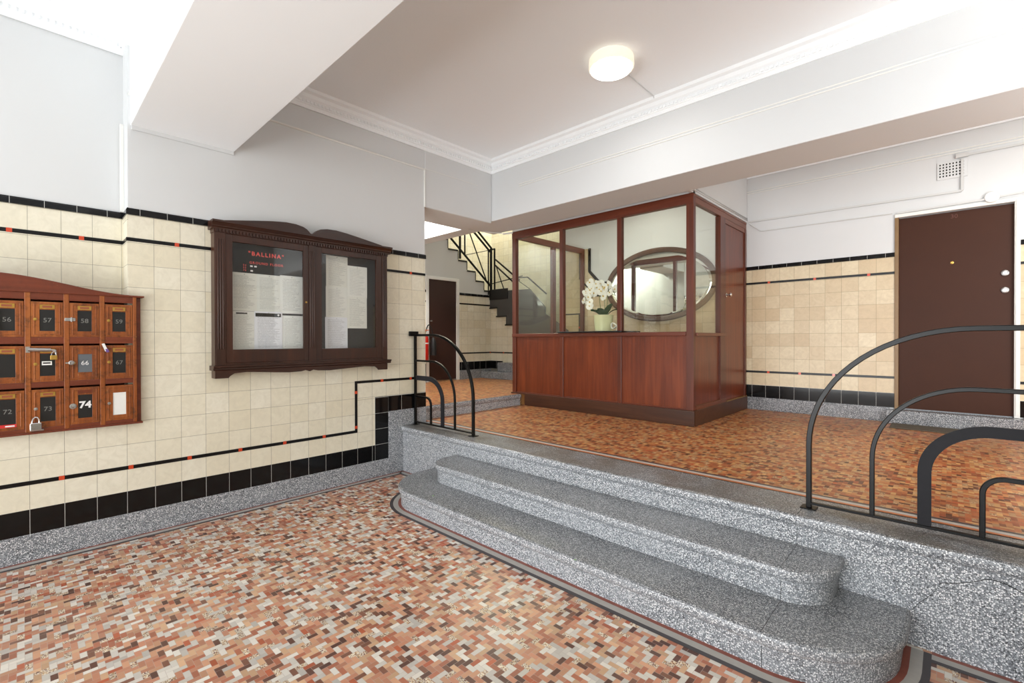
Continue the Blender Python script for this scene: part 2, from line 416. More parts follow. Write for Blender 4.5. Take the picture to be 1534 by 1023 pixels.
        if any(s.sm):
            bm = bmesh.new(); bm.from_mesh(me)
            bmesh.ops.remove_doubles(bm, verts=bm.verts, dist=1e-6)
            for e in bm.edges:
                if len(e.link_faces) == 2 and e.calc_face_angle(0) > math.radians(auto): e.smooth = False
            bm.to_mesh(me); bm.free()
        o = bpy.data.objects.new(name, me); COL.objects.link(o)
        if parent is not None: o.parent = parent
        elif at is not None: o.location = L
        if bevel:
            md = o.modifiers.new('bevel', 'BEVEL'); md.width = bevel; md.segments = seg; md.limit_method = 'ANGLE'; md.angle_limit = math.radians(40)
        return o
def wloc(o):
    v = Vector(o.location)
    while o.parent is not None: o = o.parent; v = v + Vector(o.location)
    return v
def tag(o, label, cat, group=None):
    o['label'] = label; o['category'] = cat
    if group: o['group'] = group
    return o
def thing(name, loc, label, cat, group=None):
    o = bpy.data.objects.new(name, None); o.location = loc; o.empty_display_size = 0.05; COL.objects.link(o)
    return tag(o, label, cat, group)
def struct(o):
    o['kind'] = 'structure'; return o
def text(name, s, size, loc, axes, mat, parent=None, depth=0.0015, bold=0.0, spacing=1.0):
    """raised lettering as a mesh; axes = (right, up) vectors; centred at loc"""
    cu = bpy.data.curves.new(name, 'FONT'); cu.body = s; cu.size = size; cu.extrude = depth; cu.offset = bold
    cu.align_x = 'CENTER'; cu.align_y = 'CENTER'; cu.resolution_u = 3; cu.space_character = spacing
    t = bpy.data.objects.new(name, cu); COL.objects.link(t)
    dg = bpy.context.evaluated_depsgraph_get(); me = bpy.data.meshes.new_from_object(t.evaluated_get(dg))
    bpy.data.objects.remove(t); bpy.data.curves.remove(cu)
    r, u = Vector(axes[0]), Vector(axes[1]); n = r.cross(u)
    L = wloc(parent) if parent else Vector((0, 0, 0))
    for v in me.vertices:
        v.co = Vector(loc) + r * v.co.x + u * v.co.y + n * v.co.z - L
    me.materials.clear(); me.materials.append(MT[mat])
    o = bpy.data.objects.new(name, me); COL.objects.link(o)
    if parent: o.parent = parent
    return o
AXX = ((0, 1, 0), (0, 0, 1))      # lettering on a wall that faces +x
AXY = ((1, 0, 0), (0, 0, 1))      # lettering on a wall that faces -y

# ------------------------------------------------------------------ dimensions
ZL = 0.461            # landing level
ZH = 0.605            # hall level
YP = 2.651            # front of the landing edge
YB = 6.30             # back wall
ZC = 3.50             # ceiling
W = 4.45              # right wall
XH = -2.45            # hall wall
T = 0.1535; TV = 0.153
def uvx(yo, zo, tv=TV): return lambda p: ((p[1] - yo) / T, (p[2] - zo) / tv)
def uvy(xo, zo, tv=TV): return lambda p: ((p[0] - xo) / T, (p[2] - zo) / tv)

# ------------------------------------------------------------------ setting: floors and walls
struct(B('floor').box(-0.02, W + .02, -3.0, YP + .03, -0.12, 0).build('floor'))
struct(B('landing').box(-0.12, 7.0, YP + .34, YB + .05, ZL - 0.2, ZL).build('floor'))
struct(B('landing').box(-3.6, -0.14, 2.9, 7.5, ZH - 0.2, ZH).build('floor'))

# floor bands: red, pale and dark lines round the lower floor
def rounded_outline(x0, x1, yf, r, yb=YP, n=14, inset=0.0):
    """front outline of a step with rounded ends, left to right"""
    a = []
    R = r - inset
    a.append((x0 + inset, yb))
    for i in range(n + 1):
        q = PI + (PI / 2) * i / n; a.append((x0 + r + R * math.cos(q), yf + r + R * math.sin(q)))
    for i in range(n + 1):
        q = 1.5 * PI + (PI / 2) * i / n; a.append((x1 - r + R * math.cos(q), yf + r + R * math.sin(q)))
    a.append((x1 - inset, yb))
    return a
S1 = (0.585, 3.94, 2.045, 0.43)
S2 = (0.835, 3.70, 2.345, 0.20)
def band(name, mat, o0, o1, z):
    b = B(mat)
    inn = rounded_outline(*S1, inset=0.022 - o0); out = rounded_outline(*S1, inset=0.022 - o1)
    for i in range(len(inn) - 1):
        b.face([inn[i] + (z,), out[i] + (z,), out[i + 1] + (z,), inn[i + 1] + (z,)][::-1])
    # along the foot of the landing edge and the left wall
    for xa, xb in ((o0, S1[0] + .022 - .09), (S1[1] - .022 + .09, W)):
        b.face([(xa, YP - o1 + .02, z), (xb, YP - o1 + .02, z), (xb, YP - o0 + .02, z), (xa, YP - o0 + .02, z)])
    b.face([(o0 + .004, -3, z), (o1 + .004, -3, z), (o1 + .004, YP - o1 + .02, z), (o0 + .004, YP - o0 + .02, z)])
    bm_fix(b)
    return struct(b.build(name))
def bm_fix(b):
    # make every flat face look up
    for f in b.f:
        p = [Vector(b.v[i]) for i in f]
        if (p[1] - p[0]).cross(p[2] - p[0]).z < 0: f.reverse()
band('trim_1', 'band_red', 0.0, 0.024, 0.0010)
band('trim_2', 'band_pale', 0.024, 0.064, 0.0010)
band('trim_3', 'band_dark', 0.064, 0.090, 0.0010)
for nm, mt, y0, y1 in (('trim_4', 'band_orange', 3.000, 3.026), ('trim_5', 'band_pale', 3.026, 3.060), ('trim_6', 'band_dark', 3.060, 3.088)):
    b = B(mt); b.face([(-.12, y0, ZL + .001), (6.9, y0, ZL + .001), (6.9, y1, ZL + .001), (-.12, y1, ZL + .001)])
    struct(b.build(nm))

# wall cores
struct(B('paint').box(-.51, -.006, .50, 2.958, 0, ZC).build('wall_left'))
struct(B('paint').box(-.51, -.006, -3.0, .50, 0, .772).build('wall_left'))
struct(B('paint').box(-.51, -.196, -3.0, .50, .772, ZC).build('wall_left'))
struct(B('paint').box(W + .006, W + .40, -3.0, 2.958, 0, ZC).build('wall_right'))
struct(B('paint').box(7.0, 7.1, 2.96, YB + .1, 0, ZC).build('wall_right'))
struct(B('paint').box(W + .40, 7.0, 2.86, 2.958, 0, ZC).build('wall_right'))
b = B('paint')     # back wall with the doorway
b.box(-.70, 3.64, YB + .006, YB + .2, .3, 4.6); b.box(4.525, 7.1, YB + .006, YB + .2, .3, ZC); b.box(3.64, 4.525, YB + .006, YB + .2, 2.64, ZC)
struct(b.build('wall_back'))
b = B('paint')     # street front with the assumed entrance opening
b.box(-.5, .7, -3.1, -3.0, 0, ZC); b.box(4.35, W + .4, -3.1, -3.0, 0, ZC); b.box(.7, 4.35, -3.1, -3.0, 2.85, ZC)
struct(b.build('wall_front'))
# hall and stair well
b = B('string_white')
zz = [(6.30, 2.27), (6.115, 2.27), (6.115, 2.44), (5.897, 2.44), (5.897, 2.61), (5.685, 2.61), (5.685, 2.78), (5.472, 2.78), (5.472, 2.955), (5.236, 2.955), (5.236, 3.125), (5.0, 3.125), (5.0, 3.30), (4.77, 3.30), (4.77, ZC), (2.9, ZC)]
hall_pts = [(2.9, .6), (4.80, .6), (4.80, 2.40), (5.45, 2.40), (5.45, .6), (6.30, .6)] + zz
b.prism([(XH - .006, y, z) for y, z in hall_pts], (-.09, 0, 0))
struct(b.build('wall_hall'))
struct(B('paint').box(-2.55, -.51, 2.80, 2.90, 0, ZC).build('wall_hall'))

def wall_tile_box(bb, x0, x1, y0, y1, z0, z1, ax, uo, zo, tv=TV):
    bb.uvf = uvx(uo, zo, tv) if ax == 'x' else uvy(uo, zo, tv)
    bb.box(x0, x1, y0, y1, z0, z1); bb.uvf = None
b = B('cream')
b.uvf = uvx(.05, ZH); b.box(-3.62, -3.55, 2.9, 7.5, ZH, 5.0)
b.uvf = uvy(-.1, ZH); b.box(-3.55, -.55, 7.40, 7.50, ZH, 5.0); b.uvf = None
struct(b.build('wall_stair'))
struct(B('paint').box(-.70, -.62, YB + .2, 7.40, .5, 5.0).build('wall_stair'))
# closing wall under the lower flight
b = B('cream'); b.uvf = uvy(XH, 1.078)
low = [(XH, .9), (XH, 1.945), (-2.25, 1.945), (-2.25, 1.778), (-2.01, 1.778), (-2.01, 1.61), (-1.77, 1.61), (-1.77, 1.443), (-1.53, 1.443), (-1.53, 1.276), (-1.29, 1.276), (-1.29, 1.11), (-1.05, 1.11), (-1.05, .9)]
b.prism([(x, YB, z) for x, z in low], (0, .08, 0)); b.uvf = None
struct(b.build('wall_stair'))

# ceilings
b = B('ceil'); b.box(-.6, 7.1, -3.1, YB + .2, ZC, ZC + .1); struct(b.build('ceiling'))
b = B('ceil'); b.box(-2.45, -.5, 2.8, 4.6, ZC - .12, ZC + .02); struct(b.build('ceiling'))
b = B('ceil'); b.box(-3.7, -.5, 2.8, 7.5, 5.0, 5.1); struct(b.build('ceiling'))

# beams
ZB = 2.78
struct(B('ceil').box(-.006, W + .006, .515, 1.147, 2.81, ZC).build('ceiling_beam', bevel=.004))
struct(B('paint').box(-.50, 7.0, 3.95, 4.47, ZB, ZC).build('ceiling_beam', bevel=.006))
struct(B('paint').box(-.51, 0, 2.958, 3.95, 2.752, ZC).build('ceiling_beam', bevel=.012))
struct(B('paint').box(XH, -.51, 3.98, 4.21, ZB, ZC - .12).build('ceiling_beam', bevel=.006))
# white walls over the booth
struct(B('paint').box(-.28, 2.20, 4.615, 4.66, 2.805, ZC).build('wall_booth_front'))
struct(B('paint').box(2.16, 2.20, 4.47, YB, 2.805, ZC).build('wall_booth_side'))

# cornices and plaster beads
CP = [(0, 0), (.012, 0), (.014, .03), (.022, .036), (.024, .07), (.040, .085), (.046, .115), (.075, .125), (.082, .150), (0, .150)]
def cornice(name, a, b_, out, z, dent=None):
    bb = B('ceil')
    bb.sweep(CP, (a[0], a[1], z), (b_[0], b_[1], z), out)
    d = Vector((b_[0] - a[0], b_[1] - a[1], 0)); n = int(d.length / .034); o = Vector(out); t = d.normalized()
    for i in range(n):
        p = Vector((a[0], a[1], z + .044)) + t * (i * .034 + .008)
        q0 = p + o * .020; q1 = p + t * .020 + o * .033
        bb.box(q0.x, q1.x, q0.y, q1.y, p.z, p.z + .022)
    return struct(bb.build(name))
cornice('cornice', (-.003, 1.147), (-.003, 3.95), (1, 0, 0), 3.35)
cornice('cornice', (0, 3.95), (W, 3.95), (0, -1, 0), 3.35)
cornice('cornice', (-.19, -3), (-.19, .515), (1, 0, 0), 3.35 - .0)
cornice('cornice', (-.19, .515), (W, .515), (0, -1, 0), 3.35 - .0)
cornice('cornice', (2.2, YB), (7.0, YB), (0, -1, 0), 3.35)
def bead(pts, r=.006):
    bb = B('gloss_white')
    for a, c in zip(pts[:-1], pts[1:]): bb.tube([a, c], r, 8)
    return bb
b = bead([(0, 1.15, 3.15), (0, 2.955, 3.15), (0, 2.955, 2.75)], .009)
for t_ in (bead([(0, 2.96, 3.16), (0, 3.72, 3.16)], .003),):
    b.v, n0 = b.v + t_.v, len(b.v)
    b.f += [[i + n0 for i in f] for f in t_.f]; b.mi += t_.mi; b.sm += t_.sm; b.uvs += t_.uvs
struct(b.build('trim_7'))
struct(bead([(.45, 3.948, 3.128), (W, 3.948, 3.128)], .0055).build('trim_8'))
struct(bead([(.45, 3.948, 3.104), (W, 3.948, 3.104)], .0055).build('trim_9'))
struct(bead([(2.2, YB, 3.185), (7, YB, 3.185)], .006).build('trim_10'))
struct(bead([(2.2, YB, 3.160), (7, YB, 3.160)], .006).build('trim_11'))
struct(bead([(-.006, .513, 3.02), (W, .513, 3.02)], .008).build('trim_12'))
struct(B('paint').box(-.006, .006, .52, 1.145, 2.782, 2.812).build('trim_13', bevel=.003))
struct(B('gloss_white').box(-.19, -.165, .478, .50, 2.243, 2.86).build('trim_14', bevel=.002))

# ------------------------------------------------------------------ tile dado and skirting
def strip_line(bb, pts, wid, nrm, reds, th=.004):
    """black strip along a polyline with red inserts (distances along the line)"""
    P = [Vector(p) for p in pts]; o = Vector(nrm)
    bb.mat(0)
    for a, c in zip(P[:-1], P[1:]):
        t = (c - a).normalized(); s_ = t.cross(o) * (wid / 2)
        a2 = a - t * wid / 2; c2 = c + t * wid / 2
        bb.prism([a2 - s_, c2 - s_, c2 + s_, a2 + s_], tuple(o * th))
    bb.mat(1)
    for q in reds:
        q = Vector(q[:3]) if len(q) == 3 else q
        bb.box(*(x for pair in zip(q - Vector([abs(v) * -0 + (wid / 2 + .001) * (1 if abs(v) < .5 else 0) for v in o]) - o * .001,
                                   q + Vector([(wid / 2 + .001) * (1 if abs(v) < .5 else 0) for v in o]) + o * (th + .001)) for x in pair))
    bb.mat(0)
def cap_x(bb, x, y0, y1, z0=2.198, z1=2.243, d=1, th=.012):
    bb.uvf = lambda p: ((p[1] - .0259) / T + .5, .5 + (p[2] - z0) * 2)
    bb.prism([(x, y0, z0), (x + d * th, y0, z0), (x + d * th, y0, z1 - .012), (x + d * th * .5, y0, z1), (x, y0, z1)], (0, y1 - y0, 0)); bb.uvf = None
def cap_y(bb, y, x0, x1, z0=2.198, z1=2.243, th=.012):
    bb.uvf = lambda p: ((p[0] - 2.4136) / T + .5, .5 + (p[2] - z0) * 2)
    bb.prism([(x0, y, z0), (x0, y - th, z0), (x0, y - th, z1 - .012), (x0, y - th * .5, z1), (x0, y, z1)], (x1 - x0, 0, 0)); bb.uvf = None
YO = .0259
# --- left wall: cream field
b = B('cream')
XF = -.006
b.uvf = uvx(YO, .309)                       # bottom cream row
b.box(XF, 0, -3, 2.158, .312, .475)
b.uvf = uvx(YO, .480)                       # main field
b.box(XF, 0, .50, 2.958, .780, 2.03); b.box(XF, 0, .50, 2.158, .475, .780)
b.box(XF, 0, -3, .50, .480, .772)
b.uvf = uvx(YO, 2.043); b.box(XF, 0, .50, 2.958, 2.03, 2.2)
b.uvf = uvx(YO, .309); b.box(XF, 0, 2.158, 2.358, .312, .78)
b.uvf = uvx(YO, .480); b.box(XF - .19, -.19, -3, .50, .775, 2.03)
b.uvf = uvx(YO, 2.043); b.box(XF - .19, -.19, -3, .50, 2.03, 2.2)
b.uvf = lambda p: ((p[0] - .005) / T, (p[2] - .480) / TV)
b.box(-.19, 0, .494, .50, .775, 2.2); b.uvf = None
struct(b.build('wall_left_tiles'))
# --- black tiles
b = B('black_tile')
b.uvf = uvx(YO, .161); b.box(XF, .001, -3, 2.358, .161, .313)
b.uvf = uvx(2.358, .161); b.box(XF, .0015, 2.358, 2.506, .161, .78)
b.uvf = uvx(2.506, .625); b.box(XF, .001, 2.506, 2.962, .625, .78)
b.uvf = None
cap_x(b, -.003, .50, 2.965)
cap_x(b, -.193, -3, .497)
b.uvf = lambda p: (.5, .5); b.prism([(-.19, .5, 2.198), (-.19, .488, 2.198), (-.19, .488, 2.231), (-.19, .494, 2.243), (-.19, .5, 2.243)], (.20, 0, 0)); b.uvf = None
struct(b.build('trim_15'))
b = B('black_strip', 'red_tile')
ys = [.166, .506, .842, 1.178, 1.514, 1.852]
strip_line(b, [(0, -3, .475), (0, 2.150, .475)], .024, (1, 0, 0), [Vector((0, y, .475)) for y in ys + [-.17, -.51, -.85, -1.19]], .003)
strip_line(b, [(0, 2.160, .475), (0, 2.160, .938)], .024, (1, 0, 0), [Vector((0, 2.160, z)) for z in (.515, .843)], .0034)
strip_line(b, [(0, 2.160, .938), (0, 2.958, .938)], .024, (1, 0, 0), [Vector((0, y, .938)) for y in (2.435, 2.769)], .003)
strip_line(b, [(0, .50, 2.030), (0, 2.947, 2.030)], .024, (1, 0, 0), [Vector((0, y, 2.030)) for y in (.773, 1.109, 1.445, 1.78, 2.44, 2.775)], .003)
strip_line(b, [(-.19, -3, 2.030), (-.19, .49, 2.030)], .024, (1, 0, 0), [Vector((-.19, y, 2.030)) for y in (-.053, .278, -.39)], .003)
strip_line(b, [(-.19, .494, 2.030), (0, .494, 2.030)], .024, (0, -1, 0), [], .003)
struct(b.build('trim_16'))
# --- terrazzo skirting on the left wall, stepping up beside the landing
b = B('terrazzo')
b.prism([(-.006, y, z) for y, z in [(-3, 0), (2.70, 0), (2.70, ZL - .001), (2.962, ZL - .001), (2.962, .626), (2.506, .626), (2.506, .162), (-3, .162)]], (.012, 0, 0))
struct(b.build('baseboard_left', bevel=.003))
# --- back wall
b = B('cream_back'); X0 = 2.4136
def back_field(x0, x1):
    b.uvf = uvy(X0, .765 - .0); b.box(x0, x1, YB, YB + .006, .765, .930)
    b.uvf = uvy(X0, .942); b.box(x0, x1, YB, YB + .006, .93, 2.03)
    b.uvf = uvy(X0, 2.043); b.box(x0, x1, YB, YB + .006, 2.03, 2.2)
back_field(.02, 3.64); back_field(4.525, 7.0)
b.uvf = uvy(X0, .942); b.prism([(x, YB, z) for x, z in [(-.70, .765), (.02, .765), (.02, 2.21), (-.175, 2.42), (-.175, 2.80), (-.70, 2.80)]], (0, .006, 0)); b.uvf = None
struct(b.build('wall_back_tiles'))
b = B('black_tile')
for x0, x1 in ((-.2, 3.64), (4.525, 7.0)):
    b.uvf = uvy(X0, .612); b.box(x0, x1, YB - .001, YB + .006, .612, .766); b.uvf = None
cap_y(b, YB + .003, .03, 3.645); cap_y(b, YB + .003, 4.525, 7.0)
b.uvf = lambda p: (.5, .5)
for a, c in (((.045, 2.22), (-.155, 2.43)), ((-.155, 2.42), (-.155, 2.80))):
    a = Vector((a[0], YB, a[1])); c = Vector((c[0], YB, c[1])); t = (c - a).normalized(); s_ = t.cross(Vector((0, 1, 0))) * .023
    b.prism([a - s_, c - s_, c + s_, a + s_], (0, -.012, 0))
b.uvf = None
struct(b.build('trim_17'))
b = B('black_strip', 'red_tile')
strip_line(b, [(-.06, YB, 2.030), (3.63, YB, 2.030)], .024, (0, -1, 0), [Vector((x, YB, 2.03)) for x in (.49, .98, 1.47, 1.96, 2.451, 2.928, 3.424)], .003)
strip_line(b, [(4.535, YB, 2.030), (7, YB, 2.030)], .024, (0, -1, 0), [], .003)
strip_line(b, [(-.05, YB, 2.035), (-.348, YB, 2.33)], .024, (0, -1, 0), [], .0034)
strip_line(b, [(-.348, YB, 2.33), (-.348, YB, 2.79)], .024, (0, -1, 0), [], .003)
strip_line(b, [(-.1, YB, .930), (3.63, YB, .930)], .024, (0, -1, 0), [Vector((x, YB, .93)) for x in (2.445, 2.778, 3.111)], .003)
strip_line(b, [(4.535, YB, .930), (7, YB, .930)], .024, (0, -1, 0), [], .003)
strip_line(b, [(-.69, YB, 1.752), (-.357, YB, 1.752)], .024, (0, -1, 0), [], .003)
strip_line(b, [(-.357, YB, 1.752), (-.357, YB, .95)], .024, (0, -1, 0), [Vector((-.357, YB, 1.53))], .0034)
struct(b.build('trim_18'))
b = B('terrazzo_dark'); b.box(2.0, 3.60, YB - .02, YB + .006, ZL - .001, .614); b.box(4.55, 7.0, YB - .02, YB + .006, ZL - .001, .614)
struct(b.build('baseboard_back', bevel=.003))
# --- right lobby wall and the hall wall
b = B('cream'); b.uvf = uvx(YO, .480); b.box(W, W + .006, -3, 2.958, .31, 2.2); b.uvf = None; struct(b.build('wall_right_tiles'))
b = B('black_tile'); b.uvf = uvx(YO, .161); b.box(W - .001, W + .006, -3, 2.6, .161, .313); b.uvf = None; cap_x(b, W + .003, -3, 2.962, d=-1)
struct(b.build('trim_19'))
b = B('black_strip', 'red_tile'); strip_line(b, [(W, -3, 2.030), (W, 2.95, 2.030)], .024, (-1, 0, 0), [], .003); strip_line(b, [(W, -3, .475), (W, 2.6, .475)], .024, (-1, 0, 0), [], .003)
struct(b.build('trim_20'))
struct(B('terrazzo').box(W - .006, W + .006, -3, 2.66, 0, .162).build('baseboard_right', bevel=.003))
b = B('cream')
for y0, y1 in ((2.9, 4.755), (5.495, YB)):
    b.uvf = uvx(YO, .925); b.box(XH - .006, XH, y0, y1, .925, 1.078)
    b.uvf = uvx(YO, 1.090); b.box(XH - .006, XH, y0, y1, 1.078, 1.995)
    b.uvf = uvx(YO, 2.008); b.box(XH - .006, XH, y0, y1, 1.995, 2.165)
b.uvf = None
struct(b.build('wall_hall_tiles'))
b = B('black_tile')
for y0, y1 in ((2.9, 4.755), (5.495, YB)):
    b.uvf = uvx(YO, .772); b.box(XH - .006, XH + .001, y0, y1, .772, .926); b.uvf = None
    cap_x(b, XH - .003, y0, y1, 2.150, 2.195)
b.uvf = uvy(XH, .772); b.box(XH, -2.12, YB - .001, YB + .02, .772, .926); b.uvf = None
struct(b.build('trim_21'))
b = B('black_strip', 'red_tile')
for y0, y1 in ((2.9, 4.755), (5.495, YB)):
    for z in (1.084, 1.995): strip_line(b, [(XH, y0 + .012, z), (XH, y1 - .012, z)], .024, (1, 0, 0), [Vector((XH, y1 - .02, z))] if z < 1.5 and y1 > 6 else [], .003)
strip_line(b, [(XH + .012, YB, 1.084), (-1.08, YB, 1.084)], .024, (0, -1, 0), [Vector((-2.10, YB, 1.084))], .003)
struct(b.build('trim_22'))
b = B('terrazzo_dark')
for y0, y1 in ((2.9, 4.755), (5.495, YB)): b.box(XH - .006, XH + .014, y0, y1, ZH - .001, .773)
struct(b.build('baseboard_hall', bevel=.003))

# ------------------------------------------------------------------ terrazzo steps and landing edge
def nose(bb, outline_fn, z0, z1, top_mat=1):
    """nosed step: outline_fn(inset) -> list of xy; profile from foot to top"""
    prof = [(.022, z0), (.022, z1 - .060), (.016, z1 - .054), (.005, z1 - .046), (0, z1 - .036), (0, z1 - .016), (.004, z1 - .006), (.014, z1)]
    rings = [[(x, y, z) for x, y in outline_fn(i)] for i, z in prof]
    n = len(rings[0]); bb.smooth = True
    for k2 in range(len(rings) - 1):
        bb.mat(0 if k2 < 6 else top_mat)
        for i in range(n - 1):
            bb.face([rings[k2][i], rings[k2][i + 1], rings[k2 + 1][i + 1], rings[k2 + 1][i]])
    bb.smooth = False; bb.mat(top_mat)
    return rings[-1]
def step(name, S, z0, z1, label):
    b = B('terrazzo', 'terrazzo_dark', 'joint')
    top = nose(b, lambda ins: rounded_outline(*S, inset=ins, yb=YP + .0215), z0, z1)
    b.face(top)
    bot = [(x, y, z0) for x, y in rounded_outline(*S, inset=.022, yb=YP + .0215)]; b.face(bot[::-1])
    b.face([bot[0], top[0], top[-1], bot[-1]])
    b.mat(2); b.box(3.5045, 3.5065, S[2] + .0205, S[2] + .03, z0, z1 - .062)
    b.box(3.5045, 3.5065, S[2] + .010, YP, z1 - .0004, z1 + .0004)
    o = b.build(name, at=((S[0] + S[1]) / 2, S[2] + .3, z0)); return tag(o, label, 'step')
step('terrazzo_step', S1, 0.0, .154, 'lower wide terrazzo step with rounded ends resting on the mosaic floor')
step('terrazzo_step', S2, .154, .308, 'upper narrower terrazzo step with rounded ends lying on the lower step')
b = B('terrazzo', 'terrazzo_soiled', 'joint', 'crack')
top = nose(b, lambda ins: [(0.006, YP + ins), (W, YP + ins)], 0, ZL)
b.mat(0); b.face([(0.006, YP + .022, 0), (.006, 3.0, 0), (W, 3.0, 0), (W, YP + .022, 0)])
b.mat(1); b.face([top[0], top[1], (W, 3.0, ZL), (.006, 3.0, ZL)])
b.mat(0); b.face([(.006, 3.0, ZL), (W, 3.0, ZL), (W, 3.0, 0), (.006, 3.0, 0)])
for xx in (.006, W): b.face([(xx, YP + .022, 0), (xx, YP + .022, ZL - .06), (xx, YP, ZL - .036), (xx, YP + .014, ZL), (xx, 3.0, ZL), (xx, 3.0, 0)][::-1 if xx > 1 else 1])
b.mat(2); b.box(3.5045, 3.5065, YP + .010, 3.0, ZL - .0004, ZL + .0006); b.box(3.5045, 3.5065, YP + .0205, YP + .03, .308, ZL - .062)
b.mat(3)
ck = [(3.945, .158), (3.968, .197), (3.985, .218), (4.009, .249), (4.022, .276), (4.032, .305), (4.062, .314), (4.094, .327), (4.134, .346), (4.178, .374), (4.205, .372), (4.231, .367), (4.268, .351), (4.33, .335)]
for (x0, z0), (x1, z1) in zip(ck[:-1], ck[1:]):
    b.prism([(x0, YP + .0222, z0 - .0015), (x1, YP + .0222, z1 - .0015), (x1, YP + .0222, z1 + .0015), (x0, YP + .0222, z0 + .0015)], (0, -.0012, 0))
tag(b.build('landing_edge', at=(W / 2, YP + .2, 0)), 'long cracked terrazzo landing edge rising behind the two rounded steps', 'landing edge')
# hall step
b = B('terrazzo', 'terrazzo_dark')
prof = [(-.118, ZL), (-.118, ZH - .058), (-.106, ZH - .05), (-.10, ZH - .04), (-.10, ZH - .012), (-.112, ZH)]
b.smooth = True
for i in range(5):
    b.mat(0 if i < 4 else 1)
    b.face([(prof[i][0], 2.965, prof[i][1]), (prof[i][0], 4.585, prof[i][1]), (prof[i + 1][0], 4.585, prof[i + 1][1]), (prof[i + 1][0], 2.965, prof[i + 1][1])])
b.smooth = False; b.mat(1)
b.face([(-.112, 2.965, ZH), (-.112, 4.585, ZH), (-.138, 4.585, ZH), (-.138, 2.965, ZH)])
b.mat(0); b.face([(p[0], 4.585, p[1]) for p in prof] + [(-.138, 4.585, ZH), (-.138, 4.585, ZL)]); b.face(([(p[0], 2.965, p[1]) for p in prof] + [(-.138, 2.965, ZH), (-.138, 2.965, ZL)])[::-1])
b.face([(-.138, 2.965, ZL), (-.138, 4.585, ZL), (-.138, 4.585, ZH), (-.138, 2.965, ZH)]); b.face([(-.138, 2.965, ZL), (-.118, 2.965, ZL), (-.118, 4.585, ZL), (-.138, 4.585, ZL)])
tag(b.build('hall_step', at=(-.12, 3.8, ZL)), 'single terrazzo step edge up to the hall beside the timber booth', 'step')
# two small terrazzo steps at the back of the hall
b = B('terrazzo_dark'); b.box(XH + .02, -.75, 6.02, YB - .001, ZH, .735)
tag(b.build('stair_plinth', at=(-1.6, 6.15, ZH), bevel=.008), 'lower dark terrazzo block along the tiled wall below the stair', 'step')
b = B('terrazzo_dark'); b.box(-2.117, -.75, 6.14, YB - .004, .735, .905)
tag(b.build('stair_plinth', at=(-1.4, 6.22, .735), bevel=.008), 'upper dark terrazzo block on the lower one below the stair', 'step')
# leaf litter on the steps
for (x, y, z, r, lab) in ((1.215, 2.14, .154, .011, 'small green leaf on the left end of the lower step'), (2.60, 2.04, .1545, .008, 'tiny green leaf near the middle of the lower step edge')):
    b = B('leaf_bit'); b.prism([(x - r, y, z + .0005), (x - r * .2, y + r * .5, z + .0005), (x + r, y + r * .1, z + .0005), (x, y - r * .5, z + .0005)], (0, 0, .0015))
    tag(b.build('leaf', at=(x, y, z)), lab, 'leaf')

# ------------------------------------------------------------------ curved iron balustrades
def arc_path(x0, sgn, reach, ctr_x, ctr_z, r_top, z_foot, y, flat=True):
    """quarter arch from its foot up and over to the end post at x0"""
    p = [(x0 + sgn * reach, y, z_foot)]
    rx = reach - ctr_x; rz = r_top - ctr_z
    for i in range(19):
        q = PI / 2 * i / 18; p.append((x0 + sgn * (ctr_x + rx * math.cos(q)), y, ctr_z + rz * math.sin(q)))
    p.append((x0, y, r_top)); return p
def balustrade(x0, sgn, label):
    y = 2.815
    t = thing('balustrade', (x0 + sgn * .45, y, ZL), label, 'railing', 'curved iron balustrades beside the steps')
    B('iron').tube([(x0 + sgn * .012, y, ZL + .004), (x0 + sgn * .012, y, 1.395)], 0, sq=(.024, .024)).build('end_post', t, bevel=.002)
    B('iron').tube(arc_path(x0, sgn, .910, .295, .79, 1.385, ZL + .004, y), 0, sq=(.024, .024), ref=(0, 1, 0)).build('arch_bar', t, bevel=.003)
    B('iron').tube(arc_path(x0, sgn, .650, .290, .765, 1.122, .49, y), 0, sq=(.018, .020), ref=(0, 1, 0)).build('arch_bar', t, bevel=.003)
    B('iron_band').tube(arc_path(x0, sgn, .462, .240, .735, .944, .49, y), 0, sq=(.010, .048), ref=(0, 1, 0)).build('arch_band', t)['label'] = 'flat wide grey middle arch'
    B('iron').tube(arc_path(x0, sgn, .277, .205, .68, .752, .49, y), 0, sq=(.018, .020), ref=(0, 1, 0)).build('arch_bar', t, bevel=.003)
    B('iron').box(x0 + sgn * .01, x0 + sgn * .905, y - .012, y + .012, .482, .494).build('bottom_rail', t, bevel=.002)
    bb = B('iron'); bb.box(x0 + sgn * .875, x0 + sgn * .945, y - .035, y + .035, ZL, ZL + .006); bb.build('foot_plate', t, bevel=.002)
    bb = B('iron'); bb.box(x0 + sgn * .002, x0 + sgn * .05, y - .03, y + .03, ZL, ZL + .006); bb.build('foot_plate', t, bevel=.002)
    bb = B('iron'); bb.box(x0 + sgn * .0005, x0 + sgn * .028, y - .075, y + .03, 1.375, 1.425); bb.build('wall_bracket', t, bevel=.003)
    return t
balustrade(.010, 1, 'small black iron balustrade of curved bars left of the steps by the tiled pier')
balustrade(W - .010, -1, 'large near black iron balustrade of curved bars on the landing edge right of the steps')

